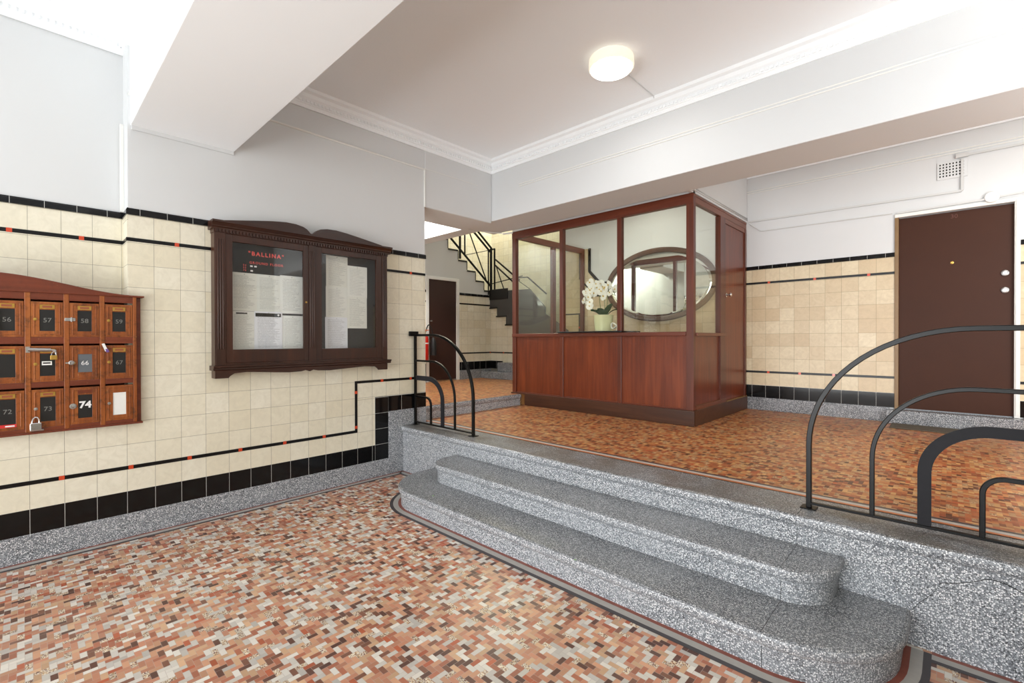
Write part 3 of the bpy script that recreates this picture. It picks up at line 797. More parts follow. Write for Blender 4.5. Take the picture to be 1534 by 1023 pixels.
# ------------------------------------------------------------------ timber booth
bx0, bx1, by0, by1 = -.30, 2.215, 4.60, YB
t = thing('reception_booth', (.96, 5.4, ZL), 'red brown timber and glass reception booth standing on the landing', 'booth')
b = B('booth_base')
b.box(bx0 + .25, bx1, by0, by0 + .02, ZL, .62); b.box(bx1 - .02, bx1, by0 + .02, by1 - .02, ZL, .62); b.box(bx0, bx0 + .25, by0, by0 + .02, ZH, .62)
b.box(bx0, bx0 + .02, by0 + .02, by1 - .02, ZH, .62)
b.build('skirt', t, bevel=.004)
fy = by0 + .02      # front face of framing
xs = [(-.29, -.225), (.52, .575), (1.333, 1.388), (2.125, 2.20)]
for a, c in xs: B('booth_frame').box(a, c, fy, fy + .06, .62, 2.715).build('post', t, bevel=.003)
B('booth_frame_h').box(-.29, 2.20, fy - .004, fy + .065, 2.705, 2.803).build('header', t, bevel=.004)
B('booth_frame_h').box(-.285, 2.125, fy - .014, fy + .05, 1.372, 1.415).build('sill_rail', t, bevel=.004)
for (a, a2), (c, c2) in zip(xs[:-1], xs[1:]):
    B('booth').box(a2 - .002, c + .002, fy + .016, fy + .030, .618, 1.375).build('panel', t)
    B('glass').box(a2 - .004, c + .004, fy + .026, fy + .032, 1.413, 2.708).build('glass_pane', t)
    B('booth_frame_h').box(a2, c, fy + .006, fy + .03, .60, .632).build('bottom_rail', t, bevel=.003)
B('counter').box(.50, 1.40, fy - .03, fy + .42, 1.416, 1.434).build('counter_top', t, bevel=.003)['label'] = 'black counter slab behind the middle pane'
# right side
X = 2.20
B('booth_frame_y').box(X - .05, X - .002, fy + .062, YB - .02, 2.715, 2.775).build('side_header', t, bevel=.003)
B('booth_frame_y').box(X - .012, X + .002, fy + .002, YB - .02, 2.775, 2.797).build('side_header', t, bevel=.003)
for a, c in ((5.375, 5.535), (6.225, YB - .02)): B('booth_frame').box(X - .06, X, a, c, .62, 2.715).build('post', t, bevel=.003)
B('booth').box(X - .035, X - .02, fy + .06, 5.377, .62, 1.372).build('panel', t)
B('booth_frame_y').box(X - .05, X + .018, fy + .062, 5.53, 1.372, 1.405).build('sill_rail', t, bevel=.003)
B('glass').box(X - .033, X - .027, fy + .062, 5.377, 1.405, 2.715).build('glass_pane', t)
B('booth_frame_y').box(X - .03, X + .005, fy + .062, 5.55, .605, .66).build('bottom_rail', t, bevel=.003)
d = B('booth').box(X - .045, X - .012, 5.538, 6.222, .628, 2.66).build('door', t, bevel=.002)
B('booth_frame_y').box(X - .05, X - .003, 5.538, 6.222, 2.662, 2.714).build('door_head', t, bevel=.002)
B('jamb').box(X - .03, X + .01, 5.56, YB - .02, .615, .627).build('threshold', t, bevel=.002)
kb = B('chrome'); kb.lathe([(.026, 0), (.026, .006), (.012, .008), (.010, .03), (.022, .038), (.024, .052), (.015, .062)], (X - .012, 5.585, 1.845), (1, 0, 0), 20); kb.build('knob', d)
# left side
XL = -.29
B('booth_frame_y').box(XL, XL + .05, fy + .062, YB - .02, 2.715, 2.80).build('side_header', t, bevel=.003)
for a, c in ((5.45, 5.53), (6.22, YB - .02)): B('booth_frame').box(XL, XL + .05, a, c, .62, 2.715).build('post', t, bevel=.003)
for a, c in ((fy + .06, 5.45), (5.53, 6.22)):
    B('booth').box(XL + .02, XL + .035, a, c, .62, 1.372).build('panel', t)
    B('glass').box(XL + .022, XL + .028, a, c, 1.41, 2.716).build('glass_pane', t)
B('booth_frame_y').box(XL, XL + .055, fy + .062, 6.22, 1.372, 1.41).build('sill_rail', t, bevel=.003)

# ------------------------------------------------------------------ oval mirror
mc = (1.005, YB - .001, 2.122)
t = thing('wall_mirror', (mc[0], YB - .02, mc[2] - .53), 'large oval mirror in a dark frame on the tiled back wall', 'mirror')
def ell(a, c, y, n=72): return [(mc[0] + a * math.cos(2 * PI * i / n), y, mc[2] + c * math.sin(2 * PI * i / n)) for i in range(n)]
def rings(bb, rs):
    n = len(rs[0]); bb.smooth = True
    for k2 in range(len(rs) - 1):
        for i in range(n): bb.face([rs[k2][i], rs[k2][(i + 1) % n], rs[k2 + 1][(i + 1) % n], rs[k2 + 1][i]])
    bb.smooth = False
b = B('mirror_frame'); rings(b, [ell(.845, .53, YB), ell(.845, .53, YB - .022), ell(.832, .517, YB - .034), ell(.80, .488, YB - .036), ell(.775, .463, YB - .028), ell(.768, .456, YB - .014), ell(.768, .456, YB)])
b.build('frame', t)
b = B('mirror'); rings(b, [ell(.769, .457, YB - .010), ell(.735, .425, YB - .0155)]); b.smooth = False
b.face(ell(.735, .425, YB - .0155))
b.build('mirror_glass', t)

# ------------------------------------------------------------------ potted orchid on the counter
pc = Vector((1.0, 4.87, 1.435))
t = thing('potted_orchid', pc, 'white orchid in a pale green pot on the booth counter', 'plant')
b = B('pot'); b.lathe([(.095, 0), (.100, .004), (.118, .19), (.121, .197), (.116, .198), (.108, .185), (.10, .17)], pc, seg=40); b.build('pot', t)
b = B('doormat'); b.lathe([(.10, .165), (.10, .176)], pc, seg=24); b.build('potting_mix', t)
def blade(bb, base, d, ln, wd, droop):
    d = Vector(d).normalized(); side = d.cross(Vector((0, 0, 1))).normalized(); n = 8; L = []; R = []; Cn = []
    for i in range(n + 1):
        q = i / n; p = Vector(base) + d * (ln * q) + Vector((0, 0, 1)) * (ln * 1.15 * q - (droop + .04) * q * q)
        w_ = wd * math.sin(PI * min(1, .12 + q * .88)) ** .7 if i < n else .001
        L.append(p - side * w_ + Vector((0, 0, .012))); R.append(p + side * w_ + Vector((0, 0, .012))); Cn.append(p)
    bb.smooth = True
    for i in range(n):
        bb.face([L[i], Cn[i], Cn[i + 1], L[i + 1]]); bb.face([Cn[i], R[i], R[i + 1], Cn[i + 1]])
    bb.smooth = False
for i, (ang, ln, wd, dr) in enumerate(((200, .17, .042, .05), (240, .14, .046, .05), (285, .15, .044, .05), (330, .18, .040, .03), (160, .16, .040, .06), (30, .15, .038, .05), (95, .15, .036, .05), (262, .11, .048, .03), (310, .12, .046, .03), (215, .12, .046, .03))):
    b = B('leaf'); a = math.radians(ang); blade(b, pc + Vector((.03 * math.cos(a), .03 * math.sin(a), .178)), (math.cos(a), math.sin(a), 0), ln, wd, dr); b.build('leaf', t)
def stem(pts):
    P = [Vector(p) for p in pts]; out = []
    for i in range(len(P) - 1):
        p0 = P[max(i - 1, 0)]; p1 = P[i]; p2 = P[i + 1]; p3 = P[min(i + 2, len(P) - 1)]
        for j in range(8):
            u = j / 8; out.append(.5 * ((2 * p1) + (p2 - p0) * u + (2 * p0 - 5 * p1 + 4 * p2 - p3) * u * u + (3 * p1 - p0 - 3 * p2 + p3) * u ** 3))
    out.append(P[-1]); return out
st = [stem([pc + Vector((-.02, 0, .17)), pc + Vector((-.04, -.02, .36)), pc + Vector((-.05, -.03, .52)), pc + Vector((-.12, -.03, .58)), pc + Vector((-.20, -.04, .49)), pc + Vector((-.25, -.04, .34))]),
      stem([pc + Vector((.02, 0, .17)), pc + Vector((.03, -.02, .34)), pc + Vector((.03, -.03, .48)), pc + Vector((-.02, -.04, .55)), pc + Vector((-.10, -.05, .47)), pc + Vector((-.18, -.06, .30))]),
      stem([pc + Vector((.03, .01, .17)), pc + Vector((.05, 0, .32)), pc + Vector((.08, -.02, .48)), pc + Vector((.13, -.03, .53)), pc + Vector((.18, -.03, .42))])]
for s_ in st: B('stem').tube(s_, .0035, 6).build('stem', t)
fl_me = None
def flower(c, nrm, size):
    global fl_me
    n = Vector(nrm).normalized(); u = n.orthogonal().normalized(); w_ = n.cross(u)
    b = B('petal', 'petal_heart'); b.smooth = True
    for a, L_, wd in ((90, 1.0, .42), (215, 1.0, .42), (325, 1.0, .42), (12, 1.0, .75), (168, 1.0, .75)):
        a = math.radians(a); d = u * math.cos(a) + w_ * math.sin(a); s_ = n.cross(d)
        pr = [(0, .12), (.3, .75), (.62, 1.0), (.85, .7), (1.0, .12)]
        for (q0, w0), (q1, w1) in zip(pr[:-1], pr[1:]):
            z0 = .12 * q0 - .25 * q0 * q0; z1 = .12 * q1 - .25 * q1 * q1
            P0 = c + d * (q0 * L_ * size) + n * (z0 * size); P1 = c + d * (q1 * L_ * size) + n * (z1 * size)
            b.face([P0 - s_ * w0 * wd * size, P0 + s_ * w0 * wd * size, P1 + s_ * w1 * wd * size, P1 - s_ * w1 * wd * size])
    b.smooth = False; b.mat(1); b.lathe([(.16 * size, 0), (.2 * size, .1 * size), (.08 * size, .28 * size)], c, tuple(n), 8)
    return b.build('flower', t)
R_ = random.Random(3)
for si, s_ in enumerate(st):
    m = len(s_)
    for kf in range({0: 13, 1: 14, 2: 7}[si]):
        p = s_[int(m * (.42 + .56 * kf / {0: 13, 1: 14, 2: 7}[si]))]
        off = Vector((R_.uniform(-.05, .05), R_.uniform(-.06, .01), R_.uniform(-.05, .03)))
        flower(p + off, (R_.uniform(-.5, .7), -1, R_.uniform(-.35, .35)), R_.uniform(.044, .056))
# small white ribbon ornament on the counter
b = B('petal'); oc = Vector((1.23, 4.80, 1.435))
b.lathe([(.016, 0), (.018, .01), (.006, .016), (.005, .05), (.012, .056)], oc, seg=14)
for sg in (-1, 1):
    P = [oc + Vector((sg * (.0 + .07 * math.sin(q)), -.01, .062 + .034 * math.sin(2 * q) * 1.0)) for q in [PI * i / 14 for i in range(15)]]
    b.tube(P, 0, sq=(.03, .006), ref=(0, 1, 0))
tag(b.build('ribbon_ornament', at=oc), 'small white looped ribbon ornament beside the orchid pot on the counter', 'ornament')

# ------------------------------------------------------------------ entrance door of the flat on the back wall
D = struct(B('door').box(3.672, 4.492, YB + .035, YB + .075, ZH + .006, 2.592).build('door_1'))
b = B('jamb'); b.box(3.640, 3.672, YB - .012, YB + .19, ZH, 2.60); o = b.build('jamb', D, bevel=.003); o['label'] = 'ochre varnished left jamb'
b = B('gloss_white'); b.box(4.492, 4.53, YB - .014, YB + .19, ZH, 2.60); b.box(4.50, 4.524, YB - .022, YB - .01, ZH + .02, 2.62); o = b.build('jamb', D, bevel=.003); o['label'] = 'white painted right jamb'
b = B('gloss_white'); b.box(3.640, 4.53, YB - .014, YB + .19, 2.60, 2.636); b.build('door_head', D, bevel=.003)
for z in (1.951, 1.792):
    b = B('steel'); b.lathe([(.030, 0), (.030, .008), (.026, .014), (.017, .017), (.016, .010)], (4.435, YB + .035, z), (0, -1, 0), 28); b.build('lock', D)
b = B('brass'); b.lathe([(.014, 0), (.014, .006), (.008, .008), (.007, .004)], (4.075, YB + .035, 2.09), (0, -1, 0), 18); b.build('peephole', D)
MT['faint'] = simple('faint_red_numeral', (92, 46, 32), 0.5)
text('numeral', '30', .055, (4.09, YB + .0345, 2.545), AXY, 'faint', D, .0006)
b = B('terrazzo_dark'); b.box(3.578, 4.62, 6.17, YB - .021, ZL, ZH - .002); b.box(3.643, 4.522, YB - .021, YB + .19, ZL, ZH - .002)
tag(b.build('door_step', at=(4.09, 6.25, ZL), bevel=.006), 'dark terrazzo door step below the brown door at the back wall', 'step')
b = B('doormat'); b.box(3.63, 4.25, 5.86, 6.165, ZL, ZL + .012)
tag(b.build('door_mat', at=(3.94, 6.0, ZL), bevel=.003), 'thin grey brown mat on the landing in front of the door step', 'mat')
# hall door under the stair
D = struct(B('door_hall').box(XH - .05, XH - .015, 4.815, 5.435, ZH + .02, 2.385).build('door_2'))
b = B('gloss_white'); b.box(XH - .09, XH + .012, 4.755, 4.815, ZH, 2.44); b.box(XH - .09, XH + .012, 5.435, 5.495, ZH, 2.44); b.box(XH - .09, XH + .012, 4.815, 5.435, 2.385, 2.44)
b.build('frame', D, bevel=.003)
b = B('steel'); b.lathe([(.014, 0), (.014, .008), (.006, .010), (.006, .02), (.012, .026), (.010, .036)], (XH - .015, 4.87, 1.66), (1, 0, 0), 14); b.build('door_knob', D)

# ------------------------------------------------------------------ staircase beyond the hall
t = thing('staircase', (-2.9, 6.6, ZH), 'dark stepped staircase climbing the tiled stair well behind the hall', 'staircase')
b = B('stair_paint')
strg = [(-2.445, 2.27), (-1.415, 2.24), (-1.06, 1.90), (-1.06, 1.783), (-.812, 1.637), (-.57, 1.48), (-.57, .91), (-1.05, .91), (-1.05, 1.11), (-1.29, 1.11), (-1.29, 1.276), (-1.53, 1.276), (-1.53, 1.443), (-1.77, 1.443), (-1.77, 1.61), (-2.01, 1.61), (-2.01, 1.778), (-2.25, 1.778), (-2.25, 1.945), (-2.445, 1.945), (-2.445, 2.27)]
b.prism([(x, YB - .03, z + .002) for x, z in strg], (0, .029, 0)); b.build('lower_string', t, bevel=.004)
B('stair_edge').box(-2.44, -1.95, YB - .045, YB - .031, 2.10, 2.30).build('landing_edge', t, bevel=.002)
for i in range(5):
    B('stair_edge').box(max(-2.44, -2.50 + .24 * i), -2.23 + .24 * i, YB - .05, YB - .031, 1.93 - .167 * i, 1.955 - .167 * i).build('tread_edge', t, bevel=.002)
for i in range(6):
    B('stair_paint').box(-2.45 + .24 * i, -2.21 + .24 * i, YB + .21, 7.39, 1.78 - .167 * i, 2.1 - .167 * (i + 1) + .167).build('step', t)
B('stair_paint').box(-3.54, XH - .1, YB + .085, 7.39, 1.98, 2.12).build('landing_slab', t)
for i in range(1, 12, 2):
    y, z = zz[i]; y2 = zz[i - 1][0]
    b = B('stair_edge'); b.box(XH + .001, XH + .012, y, y2, z - .012, z + .016); b.box(XH + .001, XH + .010, y - .006, y + .008, z + .016, zz[i + 1][1]); b.build('tread_edge', t, bevel=.002)
B('stair_edge').box(XH + .002, XH + .02, 6.22, 6.24, 2.20, 2.30).build('tread_edge', t, bevel=.002)
for i in range(5):
    y1 = 6.115 - .217 * i
    B('stair_paint').box(-3.54, XH - .10, y1 - .217, y1, 2.26 + .17 * i, 2.44 + .17 * i).build('step', t)

XR = XH - .02
def bar(name, pts, w_=.018): return B('iron').tube(pts, 0, sq=(w_, w_)).build(name, t)
bar('handrail', [(XR, 5.70, 3.50), (XR, 6.35, 3.02)], .028); bar('handrail', [(XR, 5.76, 3.57), (XR, 6.35, 3.115)], .028)
bar('bottom_rail', [(XR, 5.10, 3.34), (XR, 6.34, 2.36)], .028)
bar('newel', [(XR, 6.33, 2.30), (XR, 6.33, 3.115)], .034); bar('newel', [(XR + .02, 6.40 - .16, 2.30), (XR + .02, 6.40 - .16, 3.06)], .018)
bar('baluster', [(XR, 5.538, 2.82), (XR, 5.538, 3.30)], .030); bar('baluster', [(XR, 5.655, 2.90), (XR, 5.655, 3.40)], .02)
bar('brace', [(XR, 5.74, 3.40), (XR, 6.20, 2.49)], .016); bar('cross_bar', [(XR, 5.65, 2.90), (XR, 6.24, 3.066)], .012); bar('cross_bar', [(XR, 6.19, 2.451), (XR, 6.33, 2.44)], .012)
YR = YB + .01
bar('newel', [(-2.35, YR, 2.30), (-2.35, YR, 3.09)], .024); bar('newel_head', [(-2.45, YR, 3.09), (-2.34, YR, 3.09)], .024)
bar('handrail', [(-2.32, YR, 2.88), (-1.70, YR, 2.43)], .026); bar('handrail', [(-2.34, YR, 2.78), (-1.74, YR, 2.32)], .024)
bar('brace', [(-2.31, YR, 2.76), (-2.10, YR, 2.29)], .014); bar('cross_bar', [(-2.45, YR, 2.42), (-1.62, YR, 2.50)], .014)
bar('handrail', [(-1.74, YR, 2.476), (-1.495, YR, 2.465), (-1.06, YR, 2.133)], .02)
bar('brace', [(-1.74, YR, 2.43), (-1.45, YR, 2.25)], .010)

# ------------------------------------------------------------------ fire extinguisher by the hall door
c = Vector((XH + .085, 4.665, .98))
t = thing('fire_extinguisher', c, 'red fire extinguisher with black horn hung on the wall by the hall door', 'fire extinguisher')
b = B('ext_red'); b.lathe([(.062, 0), (.068, .012), (.068, .36), (.060, .40), (.040, .43), (.022, .445)], c, seg=24); b.build('cylinder', t)
b = B('brass'); b.lathe([(.02, .44), (.02, .49), (.014, .50)], c, seg=14); b.build('valve', t)
b = B('orange'); b.box(c.x - .015, c.x + .015, c.y - .02, c.y + .08, c.z + .51, c.z + .525); b.box(c.x - .012, c.x + .012, c.y - .02, c.y + .02, c.z + .485, c.z + .515); b.build('handle', t, bevel=.003)
b = B('rubber'); b.tube(stem([c + Vector((0, .02, .48)), c + Vector((.02, .06, .60)), c + Vector((.02, .12, .56)), c + Vector((.03, .155, .42)), c + Vector((.03, .16, .36))]), .010, 8); b.build('hose', t)
b = B('rubber'); b.lathe([(.052, 0), (.050, .05), (.048, .24), (.030, .28), (.014, .30)], c + Vector((.03, .16, .09)), seg=18); b.build('horn', t)
b = B('plastic_white'); b.lathe([(.0685, .285), (.0685, .305)], c, seg=24, cap=False); b.build('label_band', t)
B('steel').box(XH, c.x - .06, c.y - .03, c.y + .03, c.z + .2, c.z + .24).build('bracket', t)

# ------------------------------------------------------------------ notice cabinet
cy0, cy1 = .985, 2.442
t = thing('notice_cabinet', (0, 1.71, 1.09), 'dark carved timber notice cabinet with two glazed doors on the tiled wall', 'cabinet')
D1 = .092
b = B('mahogany'); b.box(.001, D1, cy0, cy0 + .025, 1.145, 2.165); b.box(.001, D1, cy1 - .025, cy1, 1.145, 2.165); b.box(.001, D1, cy0 + .025, cy1 - .025, 1.145, 1.165); b.box(.001, D1, cy0 + .025, cy1 - .025, 2.145, 2.165)
b.build('case', t, bevel=.002)
bd = B('felt').box(.002, .010, cy0 + .03, cy1 - .03, 1.17, 2.14).build('letter_board', t)
bd['label'] = 'black felt letter board'
b = B('mahogany_h')
CR = [(0, 0), (.004, 0), (.006, .012), (.016, .016), (.018, .026), (.034, .044), (.042, .048), (.042, .062), (0, .062)]
b.sweep([(.001 + (D1 + .0 if p else 0) + p, z) for p, z in CR], (0, cy0 - .02, 2.172), (0, cy1 + .035, 2.172), (1, 0, 0)); b.build('cornice', t)
b = B('mahogany'); 
b.box(.001, D1 + .004, cy0 - .004, cy1 + .004, 2.147, 2.173)
n = 62
for i in range(n):
    y = cy0 + .004 + i * (cy1 - cy0 - .012) / n; b.box(D1 + .004, D1 + .014, y, y + .012, 2.151, 2.172)
b.build('dentil_moulding', t)
# swan neck pediment
ped = []
L_ = [(1.005, 2.234), (1.06, 2.246), (1.16, 2.262), (1.28, 2.282), (1.40, 2.300), (1.50, 2.310), (1.58, 2.308), (1.64, 2.296), (1.672, 2.280), (1.690, 2.262), (1.700, 2.250)]
b = B('mahogany_h')
pts = L_ + [(1.715, 2.246)] + [(3.43 - y, z + .004) for y, z in L_[::-1]] + [(2.425, 2.232), (1.005, 2.232)]
b.prism([(.05, y, z) for y, z in pts], (.042, 0, 0))
b.build('pediment', t, bevel=.002)
# bottom shelf, apron and bracket feet
b = B('mahogany_h'); b.sweep([(.001, 0), (D1 + .004, 0), (D1 + .014, .006), (D1 + .014, .018), (D1 + .024, .024), (D1 + .024, .036), (.001, .036)], (0, cy0 - .014, 1.112), (0, cy1 + .03, 1.112), (1, 0, 0)); b.build('bottom_shelf', t)
ap = [(cy0, 1.112), (cy0, 1.052), (1.075, 1.052), (1.085, 1.066), (1.115, 1.086), (1.20, 1.092), (1.38, 1.080), (1.52, 1.072), (1.62, 1.076), (1.655, 1.084), (1.69, 1.072), (1.72, 1.084), (1.76, 1.076), (1.86, 1.072), (2.0, 1.080), (2.2, 1.092), (2.31, 1.086), (2.335, 1.066), (2.345, 1.052), (cy1, 1.052), (cy1, 1.112)]
b = B('mahogany_h'); b.prism([(D1 - .014, y, z) for y, z in ap], (.016, 0, 0)); b.box(.001, D1 - .013, cy0, cy0 + .016, 1.052, 1.112); b.box(.001, D1 - .013, cy1 - .016, cy1, 1.052, 1.112); b.build('apron', t, bevel=.002)
# fluted pilasters
for a, c in ((.992, 1.058), (1.683, 1.746), (2.384, 2.438)):
    b = B('mahogany'); b.box(D1 - .03, D1 + .003, a, c, 1.149, 2.146)
    w_ = (c - a)
    for i in range(3):
        yy = a + w_ * (.25 + .25 * i); b.tube([(D1 + .002, yy, 1.27), (D1 + .002, yy, 2.10)], .0055, 8)
    b.build('pilaster', t, bevel=.0015)
def cab_door(y0, y1, gy0, gy1, gz0, gz1):
    d = B('mahogany'); x0, x1 = D1 - .024, D1 - .002
    d.box(x0, x1, y0, gy0, 1.166, 2.144); d.box(x0, x1, gy1, y1, 1.166, 2.144); d.box(x0, x1, gy0, gy1, 1.166, gz0); d.box(x0, x1, gy0, gy1, gz1, 2.144)
    d = d.build('door', t, bevel=.002)
    B('glass_case').box(x0 + .008, x0 + .011, gy0 - .004, gy1 + .004, gz0 - .004, gz1 + .004).build('glass_pane', d)
    return d
d1 = cab_door(1.059, 1.682, 1.106, 1.640, 1.268, 2.092)
d2 = cab_door(1.747, 2.383, 1.797, 2.325, 1.264, 2.098)
b = B('brass'); b.lathe([(.008, 0), (.008, .003), (.003, .004)], (D1 - .002, 1.662, 1.66), (1, 0, 0), 12); b.build('keyhole', d1)
# raised letters on the board
text('lettering', '"BALLINA"', .045, (.0105, 1.375, 2.030), AXX, 'red_letter', bd, .002, .0012, 1.35)
text('lettering', 'GROUND FLOOR', .027, (.0105, 1.376, 1.958), AXX, 'red_letter', bd, .002, .0002, 1.30)
for z, s_ in ((1.933, '54'), (1.913, '55'), (1.892, '70')):
    text('lettering', s_, .021, (.0105, 1.213, z), AXX, 'red_letter', bd, .002, .0, 1.3)
b = B('white_letter')
for y, z, w_ in ((1.262, 1.930, .018), (1.292, 1.930, .018), (1.264, 1.893, .018)): b.box(.0095, .0125, y - w_ / 2, y + w_ / 2, z - .006, z + .006)
b.build('lettering', bd)
# printed sheets pinned inside
pm = [paper_mat('printed_sheet_%s' % nm, bg, ink, rows, 1, sd, stg) for nm, bg, ink, rows, sd, stg in
      (('a', (226, 226, 218), (110, 112, 112), 30, 1.3, .4), ('b', (224, 226, 220), (120, 120, 118), 28, 4.1, .38), ('c', (228, 230, 226), (110, 110, 110), 26, 7.7, .42), ('d', (232, 234, 240), (96, 98, 104), 34, 9.2, .45), ('e', (230, 230, 224), (112, 114, 114), 36, 12.5, .38))]
def sheet(y0, y1, z0, z1, x, mi, label, group, head=None, tilt=0.0):
    b = B(); b.mats = [pm[mi]]
    b.uvf = lambda p: ((p[1] - y0) / (y1 - y0), (p[2] - z0) / (z1 - z0))
    n = 6
    for i in range(n):
        ya, yb_ = y0 + (y1 - y0) * i / n, y0 + (y1 - y0) * (i + 1) / n
        xa, xb = x + .002 * math.sin(PI * i / n), x + .002 * math.sin(PI * (i + 1) / n)
        b.face([(xa, ya, z0), (xb, yb_, z0), (xb, yb_, z1), (xa, ya, z1)])
        b.face([(xa - .0006, ya, z1), (xb - .0006, yb_, z1), (xb - .0006, yb_, z0), (xa - .0006, ya, z0)])
    b.uvf = None
    o = b.build('paper_sheet', at=(x, (y0 + y1) / 2, (z0 + z1) / 2)); tag(o, label, 'paper', group)
    if head:
        h = B('ink'); h.box(x + .0022, x + .0030, *head); h.build('heading_bar', o)
    pn = B('steel'); pn.lathe([(.004, 0), (.003, .003), (.001, .004)], (x + .002, (y0 + y1) / 2, z1 - .012), (1, 0, 0), 8); pn.build('pin', o)
    if tilt: o.rotation_euler = (tilt, 0, 0)
    return o
GL = 'printed sheets in the left compartment of the notice cabinet'; GR = 'printed sheets in the right compartment of the notice cabinet'
sheet(1.112, 1.310, 1.570, 1.872, .0112, 0, 'printed sheet left in the upper row under the red lettering', GL)
sheet(1.300, 1.490, 1.568, 1.872, .0128, 1, 'printed sheet centre in the upper row under the red lettering', GL)
sheet(1.478, 1.668, 1.562, 1.880, .0144, 2, 'printed sheet right in the upper row under the red lettering', GL)
sheet(1.112, 1.300, 1.255, 1.568, .0160, 4, 'plain printed sheet with a short black title, lower left in the cabinet', GL, (1.148, 1.228, 1.546, 1.557))
o = sheet(1.279, 1.494, 1.258, 1.572, .0176, 3, 'printed sheet with a wide black banner and white dot', GL, (1.287, 1.481, 1.529, 1.558))
b = B('white_letter'); b.lathe([(.008, 0), (.008, .0006)], (.0206, 1.462, 1.545), (1, 0, 0), 14); b.build('emblem', o)
sheet(1.490, 1.668, 1.258, 1.545, .0145, 2, 'printed sheet right of the black banner sheet, below a dark gap', GL)
sheet(1.872, 2.076, 1.812, 2.100, .0112, 0, 'topmost sheet of the taller column of papers', GR)
sheet(1.868, 2.074, 1.535, 1.822, .0128, 4, 'middle sheet of the taller column of papers', GR)
sheet(1.860, 2.072, 1.252, 1.545, .0144, 3, 'lowest sheet of the taller column of papers', GR)
sheet(2.070, 2.270, 1.735, 2.028, .0160, 4, 'upper sheet of the shorter column of papers', GR)
sheet(2.068, 2.266, 1.447, 1.742, .0176, 0, 'lower sheet of the shorter column of papers', GR)

# ------------------------------------------------------------------ letter box cabinet
pit = .169; yd0 = [-.134 - pit * (4 - i) + 0 for i in range(4)] + [-.134, .035, .203, .371]
yd0 = [-.134 + pit * (i - 4) for i in range(8)]
rows = [(1.363, 1.578), (1.088, 1.308), (.810, 1.042)]
mz0, mz1 = .775, 1.635; my1 = .560; my0 = -.29 - my1
t = thing('letter_box_cabinet', (-.05, -.145, mz0), 'worn orange oak letter box cabinet with small numbered doors on the left wall', 'letter boxes')
FX = .040
b = B('oak_dark'); b.box(-.188, FX - .018, my0, my1, mz0, mz0 + .03); b.box(-.188, FX - .018, my0, my1, mz1 - .03, mz1); b.box(-.188, FX - .018, my0, my0 + .02, mz0 + .03, mz1 - .03); b.box(-.188, FX - .018, my1 - .026, my1, mz0 + .03, mz1 - .03); b.box(-.188, -.17, my0 + .02, my1 - .02, mz0 + .03, mz1 - .03)
b.build('case', t, bevel=.002)
b = B('oak')     # face frame
ye = yd0[7] + .143
b.box(FX - .018, FX + .004, ye, my1 - .024, mz0 + .012, mz1); b.box(FX - .018, FX + .004, my0 + .02, yd0[0], mz0 + .012, mz1)
for i in range(7): b.box(FX - .018, FX + .004, yd0[i] + .143, yd0[i + 1], mz0 + .012, mz1)
b.build('face_stiles', t, bevel=.003)
b = B('oak_dark')
for z0, z1 in ((mz0 + .004, rows[2][0]), (rows[2][1] + .012, rows[1][0]), (rows[1][1] + .012, rows[0][0]), (rows[0][1] + .012, mz1)): b.box(FX - .016, FX + .0025, my0 + .02, my1 - .024, z0, z1)
b.build('face_rails', t, bevel=.003)
b = B('oak_dark')
crest = []
for i in range(41):
    u = -1 + i / 20; y = -.145 + u * (my1 + .145 + .018)
    z = mz1 + .008 + .098 * (.5 + .5 * math.cos(PI * min(1, abs(u) / .96)))
    crest.append((y, z))
b.prism([(-.02, y, z) for y, z in crest] + [(-.02, my1 + .016, mz1 - .004), (-.02, my0 - .016, mz1 - .004)], (FX + .032, 0, 0)); b.build('crest', t, bevel=.004)
b = B('oak_dark'); b.box(-.01, FX + .012, my0 - .01, my1 + .006, mz0 - .0, mz0 + .012); b.build('bottom_moulding', t, bevel=.003)
proto = None
nums = [[None, None, None, None, '56', '57', '58', '59'], [None] * 6 + ['66', '67'], [None] * 4 + ['72', '73', '74', None]]
def door_mesh():
    w_, h = .143, 1.0
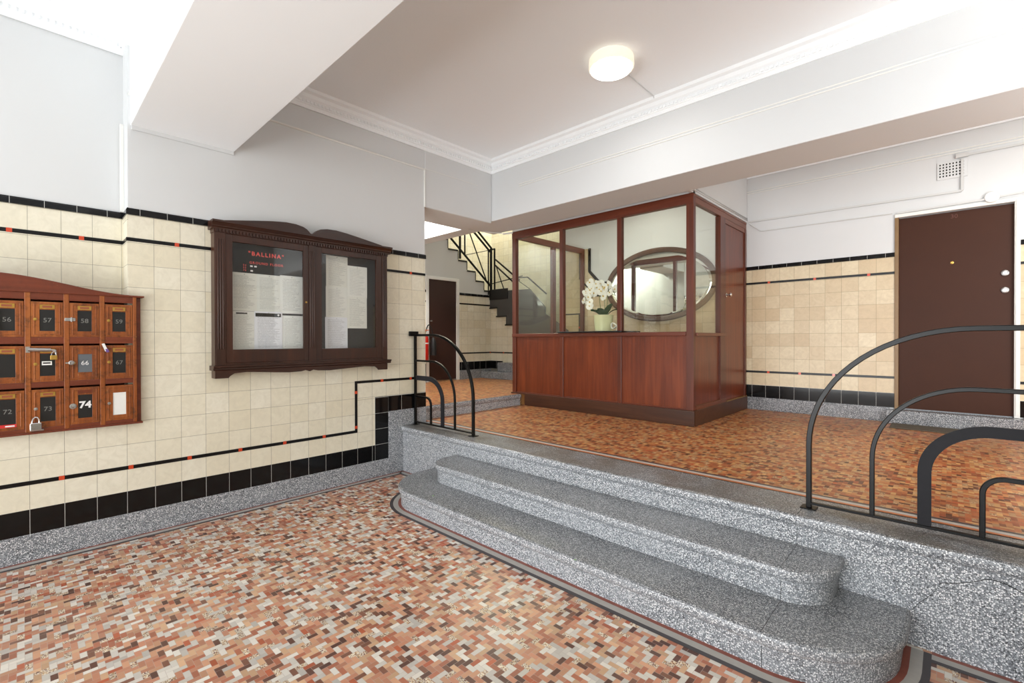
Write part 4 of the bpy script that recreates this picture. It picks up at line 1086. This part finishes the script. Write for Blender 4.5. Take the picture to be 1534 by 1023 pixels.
def lb_door(i, r):
    y0 = yd0[i]; z0, z1 = rows[r]; y1 = y0 + .141
    d = B('oak'); x0, x1 = FX - .012, FX + .001
    wy0, wy1, wz0, wz1 = y0 + .038, y0 + .105, z0 + .036, z1 - .048
    if (r, i) in ((1, 6),): wz0, wz1 = z0 + .05, z1 - .055
    d.box(x0, x1, y0, wy0, z0, z1); d.box(x0, x1, wy1, y1, z0, z1); d.box(x0, x1, wy0, wy1, z0, wz0); d.box(x0, x1, wy0, wy1, wz1, z1)
    d.box(x1, x1 + .003, y0 + .012, y0 + .018, z0 + .012, z1 - .012); d.box(x1, x1 + .003, y1 - .018, y1 - .012, z0 + .012, z1 - .012); d.box(x1, x1 + .003, y0 + .018, y1 - .018, z0 + .012, z0 + .018); d.box(x1, x1 + .003, y0 + .018, y1 - .018, z1 - .018, z1 - .012)
    d = d.build('door', t, bevel=.0015)
    wm = 'slot_black'
    if (r, i) == (2, 7): wm = 'paper'
    if (r, i) == (1, 6): wm = 'win_grey'
    wn = B(wm).box(x0 + .004, x1 - .003, wy0 - .002, wy1 + .002, wz0 - .002, wz1 + .002).build('window', d)
    if (r, i) not in ((1, 6), (2, 7), (2, 6)):
        p = B('brass', 'label_brown'); p.box(x1, x1 + .002, wy0 + .001, wy1 - .001, wz1 + .006, wz1 + .030); p.mat(1); p.box(x1 + .002, x1 + .0026, wy0 + .012, wy1 - .012, wz1 + .011, wz1 + .025); p.build('name_plate', d)
    if (r, i) == (2, 6):
        p = B('oak_dark'); p.box(x1, x1 + .0025, wy0 - .002, wy1 - .001, wz1 + .010, wz1 + .030); p.build('name_plate', d)
    lk = B('brass' if r != 2 else 'steel'); lk.lathe([(.009, 0), (.009, .003), (.004, .004)], (x1, y0 + .019, (z0 + z1) / 2 - .0), (1, 0, 0), 12); lk.build('lock', d)
    s_ = nums[r][i]
    if s_:
        bright = s_ in ('66',); bold = s_ == '74'
        text('numeral', s_, .058 if bold else .038, (x1 - .0028, (wy0 + wy1) / 2, (wz0 + wz1) / 2 + (.008 if bold else 0)), AXX, 'white_letter' if (bright or bold) else 'grey_letter', d, .0006, .0022 if bold else 0.0)
    return d
MT['win_grey'] = simple('grey_blue_window_card', (98, 104, 110), 0.3)
MT['label_brown'] = simple('red_brown_name_card', (150, 84, 52), 0.5)
doors = {}
for r in range(3):
    for i in range(8): doors[(r, i)] = lb_door(i, r)
# hasp on door 58, hasp bar on the door left of 66
d = doors[(0, 6)]
b = B('steel'); b.box(FX + .004, FX + .009, yd0[6] - .022, yd0[6] + .028, 1.462, 1.482); b.box(FX + .009, FX + .013, yd0[6] + .006, yd0[6] + .014, 1.457, 1.487); b.build('hasp', d, bevel=.002)
d = doors[(1, 5)]
b = B('steel'); b.tube([(FX + .012, yd0[5] - .012, 1.287), (FX + .012, yd0[5] + .085, 1.283)], .011, 12); b.box(FX + .004, FX + .008, yd0[5] - .022, yd0[5] - .004, 1.268, 1.304); b.tube([(FX + .012, yd0[5] + .083, 1.283), (FX + .014, yd0[5] + .105, 1.28), (FX + .012, yd0[5] + .108, 1.262)], .006, 8); b.build('hasp', d)
b = B('paper', 'ink'); b.box(FX + .0015, FX + .0025, yd0[5] + .046, yd0[5] + .09, 1.19, 1.214); b.mat(1); b.box(FX + .0024, FX + .003, yd0[5] + .051, yd0[5] + .084, 1.199, 1.207); b.build('sticker', d)
def padlock(p, s_, mat_, label):
    tt = thing('padlock', p, label, 'padlock', 'padlocks on the letter boxes')
    p = Vector(p)
    B(mat_).box(p.x - .006 * s_, p.x + .006 * s_, p.y - .016 * s_, p.y + .016 * s_, p.z, p.z + .028 * s_).build('body', tt, bevel=.003)
    P = [p + Vector((0, .010 * s_ * math.cos(q), (.028 + .022 * max(0, math.sin(q))) * s_)) for q in [PI * i / 12 for i in range(13)]]
    P = [p + Vector((0, .010 * s_, .022 * s_))] + P + [p + Vector((0, -.010 * s_, .022 * s_))]
    B('chrome').tube(P, .0028 * s_, 8).build('shackle', tt)
    return tt
padlock((FX + .013, yd0[5] + .098, 1.222), 1.0, 'brass', 'small brass padlock hanging on the silver bolt of a letter box door')
padlock((FX + .015, yd0[5] + .018, .800), 1.55, 'chrome', 'large chrome padlock on the door of letter box 73')
d = doors[(2, 5)]
b = B('steel'); b.box(FX + .004, FX + .0075, yd0[5] - .006, yd0[5] + .052, .793, .801); b.box(FX + .004, FX + .008, yd0[5] - .004, yd0[5] + .012, .80, .835); b.build('hasp', d, bevel=.001)
b = B('label_red', 'white_letter'); b.box(FX + .0015, FX + .0025, yd0[4] + .030, yd0[4] + .108, .826, .846); b.mat(1); b.box(FX + .0024, FX + .003, yd0[4] + .062, yd0[4] + .10, .832, .840); b.build('sticker', doors[(2, 4)])
b = B('steel'); b.lathe([(.014, 0), (.014, .008), (.007, .012), (.007, .02), (.011, .024), (.009, .030)], (FX + .001, yd0[6] + .008, 1.20), (1, 0, 0), 14); b.box(FX + .006, FX + .010, yd0[6] - .020, yd0[6] + .024, 1.196, 1.204); b.build('cam_lock', doors[(1, 6)])
b = B('steel'); b.lathe([(.017, 0), (.017, .004), (.010, .005), (.009, .002)], (FX + .001, yd0[6] + .014, .925), (1, 0, 0), 18); b.build('cam_lock', doors[(2, 6)])
b = B('steel'); b.box(FX + .002, FX + .009, yd0[4] + .03, yd0[4] + .044, 1.40, 1.52); b.build('hasp', doors[(0, 4)], bevel=.002)
kt = thing('key_tag', (FX + .012, yd0[7] - .006, 1.30), 'white and purple tag hanging at the corner of letter box 67', 'tag')
b = B('plastic_white'); b.prism([(FX + .008, yd0[7] - .018 + a, 1.318 + c) for a, c in ((0, 0), (.014, .004), (.032, -.044), (.018, -.05))], (.005, 0, 0)); b.build('tag_body', kt, bevel=.001)
b = B('purple'); b.prism([(FX + .0132, yd0[7] + .000 + a, 1.283 + c) for a, c in ((0, 0), (.012, .004), (.020, -.018), (.006, -.022))], (.002, 0, 0)); b.build('tag_tip', kt)

# ------------------------------------------------------------------ ceiling lamps
def ceiling_lamp(lc, energy, col, label, group=None):
    lc = Vector(lc)
    t = thing('ceiling_light', lc - Vector((0, 0, .08)), label, 'ceiling light', group)
    b = B('lamp_rim'); b.lathe([(.16, 0), (.168, -.008), (.172, -.07), (.166, -.080), (.158, -.081)], lc, seg=56, cap=False); b.build('rim', t)
    b = B('lamp'); b.lathe([(.159, -.078), (.150, -.090), (.11, -.097), (.05, -.100), (.002, -.1005)], lc, seg=56, cap=False); b.build('diffuser', t)
    pl = bpy.data.lights.new('ceiling_light_bulb', 'AREA'); pl.shape = 'DISK'; pl.size = .3; pl.energy = energy; pl.color = col
    po = bpy.data.objects.new('ceiling_light_bulb', pl); po.location = lc - Vector((0, 0, .104)); COL.objects.link(po)
ceiling_lamp((2.165, 3.13, ZC), 4, (1.0, .97, .93), 'round white lit ceiling lamp on the lobby ceiling with a thin cable')
ceiling_lamp((-1.35, 3.42, ZC - .12), 34, (1.0, .99, .96), 'assumed round white lit ceiling lamp over the hall, out of view beyond the tiled pier')  # unseen lamp, assumed from the brightly lit hall beam
ceiling_lamp((1.0, 5.45, ZC), 9, (1.0, .96, .86), 'added unseen round white ceiling lamp brightening the inside of the booth')  # unseen lamp added to brighten the booth interior
ceiling_lamp((5.0, 5.1, ZC), 10, (1.0, .97, .91), 'added out of view round white ceiling lamp lighting the landing by the brown door')  # lamp added out of view to light the landing
# added half-bowl uplighter, out of view on the right wall, brightens the ceiling
t = thing('fill_uplighter', (W, 1.75, 2.14), 'added white half bowl uplighter out of view, brightening the lobby ceiling', 'added lamp')
b = B('plastic_white'); n = 20; b.smooth = True
pr = [(.02, 0), (.09, .03), (.15, .10), (.175, .20)]
for (r0, h0), (r1, h1) in zip(pr[:-1], pr[1:]):
    for i in range(n):
        q0, q1 = PI * i / n, PI * (i + 1) / n
        P = lambda r, h, q: (W - .001 - r * math.sin(q), 1.75 - r * math.cos(q), 2.14 + h)
        b.face([P(r0, h0, q0), P(r0, h0, q1), P(r1, h1, q1), P(r1, h1, q0)])
b.smooth = False; b.build('bowl', t)
b = B('lamp'); b.prism([(W - .002 - .15 * math.sin(PI * i / 12), 1.75 - .15 * math.cos(PI * i / 12), 2.30) for i in range(13)], (0, 0, .01)); b.build('diffuser', t)
area('fill_uplighter_bulb', (W - .19, 1.75, 2.36), (PI, 0, 0), .28, .28, 5, (.96, .98, 1.0))  # added upward fill for the ceiling
# added window frame, out of view, round the side fill light
b = B('gloss_white'); b.box(4.94, 5.0, 2.958, 2.99, .90, 2.90); b.box(6.8, 6.86, 2.958, 2.99, .90, 2.90); b.box(5.0, 6.8, 2.958, 2.99, .90, .95); b.box(5.0, 6.8, 2.958, 2.99, 2.85, 2.90)
struct(b.build('added_frame_1'))
b = B('conduit'); b.tube([(2.155, 3.30, ZC - .004), (2.148, 3.868, ZC - .004), (2.148, 3.875, ZC - .02)], .004, 8)
tag(b.build('lamp_cable', at=(2.15, 3.6, ZC - .005)), 'thin grey cable on the ceiling from the lamp to the cornice', 'cable')

# ------------------------------------------------------------------ vent, conduits and junction box on the back wall
t = thing('wall_vent', (4.07, YB - .004, 2.93), 'square white air vent with rows of small dark holes above the brown door', 'vent')
B('paint').box(3.965, 4.185, YB - .006, YB + .004, 2.915, 3.085).build('plate', t, bevel=.002)
b = B('hole')
for i in range(8):
    for j in range(5): b.box(3.982 + .0235 * i, 3.982 + .0235 * i + .011, YB - .0068, YB - .005, 2.938 + .0285 * j, 2.938 + .0285 * j + .015)
b.build('holes', t)
b = B('conduit'); b.tube([(2.235, YB - .012, 2.806), (4.138, YB - .012, 2.775), (4.146, YB - .012, 2.783), (4.146, YB - .012, 3.085)], 0, sq=(.020, .018)); 
tag(b.build('conduit', at=(3.2, YB - .01, 2.79)), 'white conduit along the back wall rising over the vent', 'conduit')
b = B('conduit'); b.tube([(4.15, YB - .012, 3.115), (6.9, YB - .012, 3.115)], 0, sq=(.018, .016)); b.box(4.10, 4.19, YB - .028, YB - .001, 3.098, 3.135)
tag(b.build('conduit', at=(5.5, YB - .01, 3.11)), 'short white conduit running right from the joint above the vent', 'conduit')
b = B('conduit'); b.tube([(2.24, YB - .010, 2.775), (2.36, YB - .010, 2.672), (2.42, YB - .010, 2.668), (3.62, YB - .010, 2.650)], .0055, 8)
tag(b.build('cable', at=(3, YB - .01, 2.66)), 'thin white cable sagging below the conduit towards the brown door', 'cable')
b = B('conduit'); b.tube([(3.66, YB - .022, 2.645), (4.30, YB - .022, 2.655), (4.9, YB - .022, 2.70)], 0, sq=(.016, .014))
tag(b.build('conduit', at=(4.2, YB - .02, 2.65)), 'white conduit running along the top of the brown door frame', 'conduit')
b = B('plastic_white'); b.lathe([(.052, 0), (.052, .018), (.046, .026), (.030, .027), (.028, .024), (.004, .024)], (4.345, YB - .012, 2.668), (0, -1, 0), 32)
tag(b.build('junction_box', at=(4.345, YB - .02, 2.668)), 'round white junction box above the top right of the brown door', 'junction box')
b = B('conduit')
b.tube([(2.208, 4.63, 2.832), (2.208, 6.28, 2.832)], .007, 8); b.tube([(2.208, 4.63, 2.852), (2.208, 6.28, 2.850)], .006, 8)
b.box(2.19, 2.225, 4.585, 4.625, 2.815, 2.868)
tag(b.build('cable', at=(2.21, 5.4, 2.84)), 'pair of grey cables along the top of the booth side', 'cable')
b = B('plastic_white'); b.tube([(-.35, 4.50, 2.772), (-.26, 4.598, 2.79)], .012, 10); b.tube([(-.45, 4.2, 2.768), (-.30, 4.56, 2.772)], .006, 8)
tag(b.build('conduit', at=(-.3, 4.5, 2.77)), 'short white conduit at the top left corner of the booth', 'conduit')
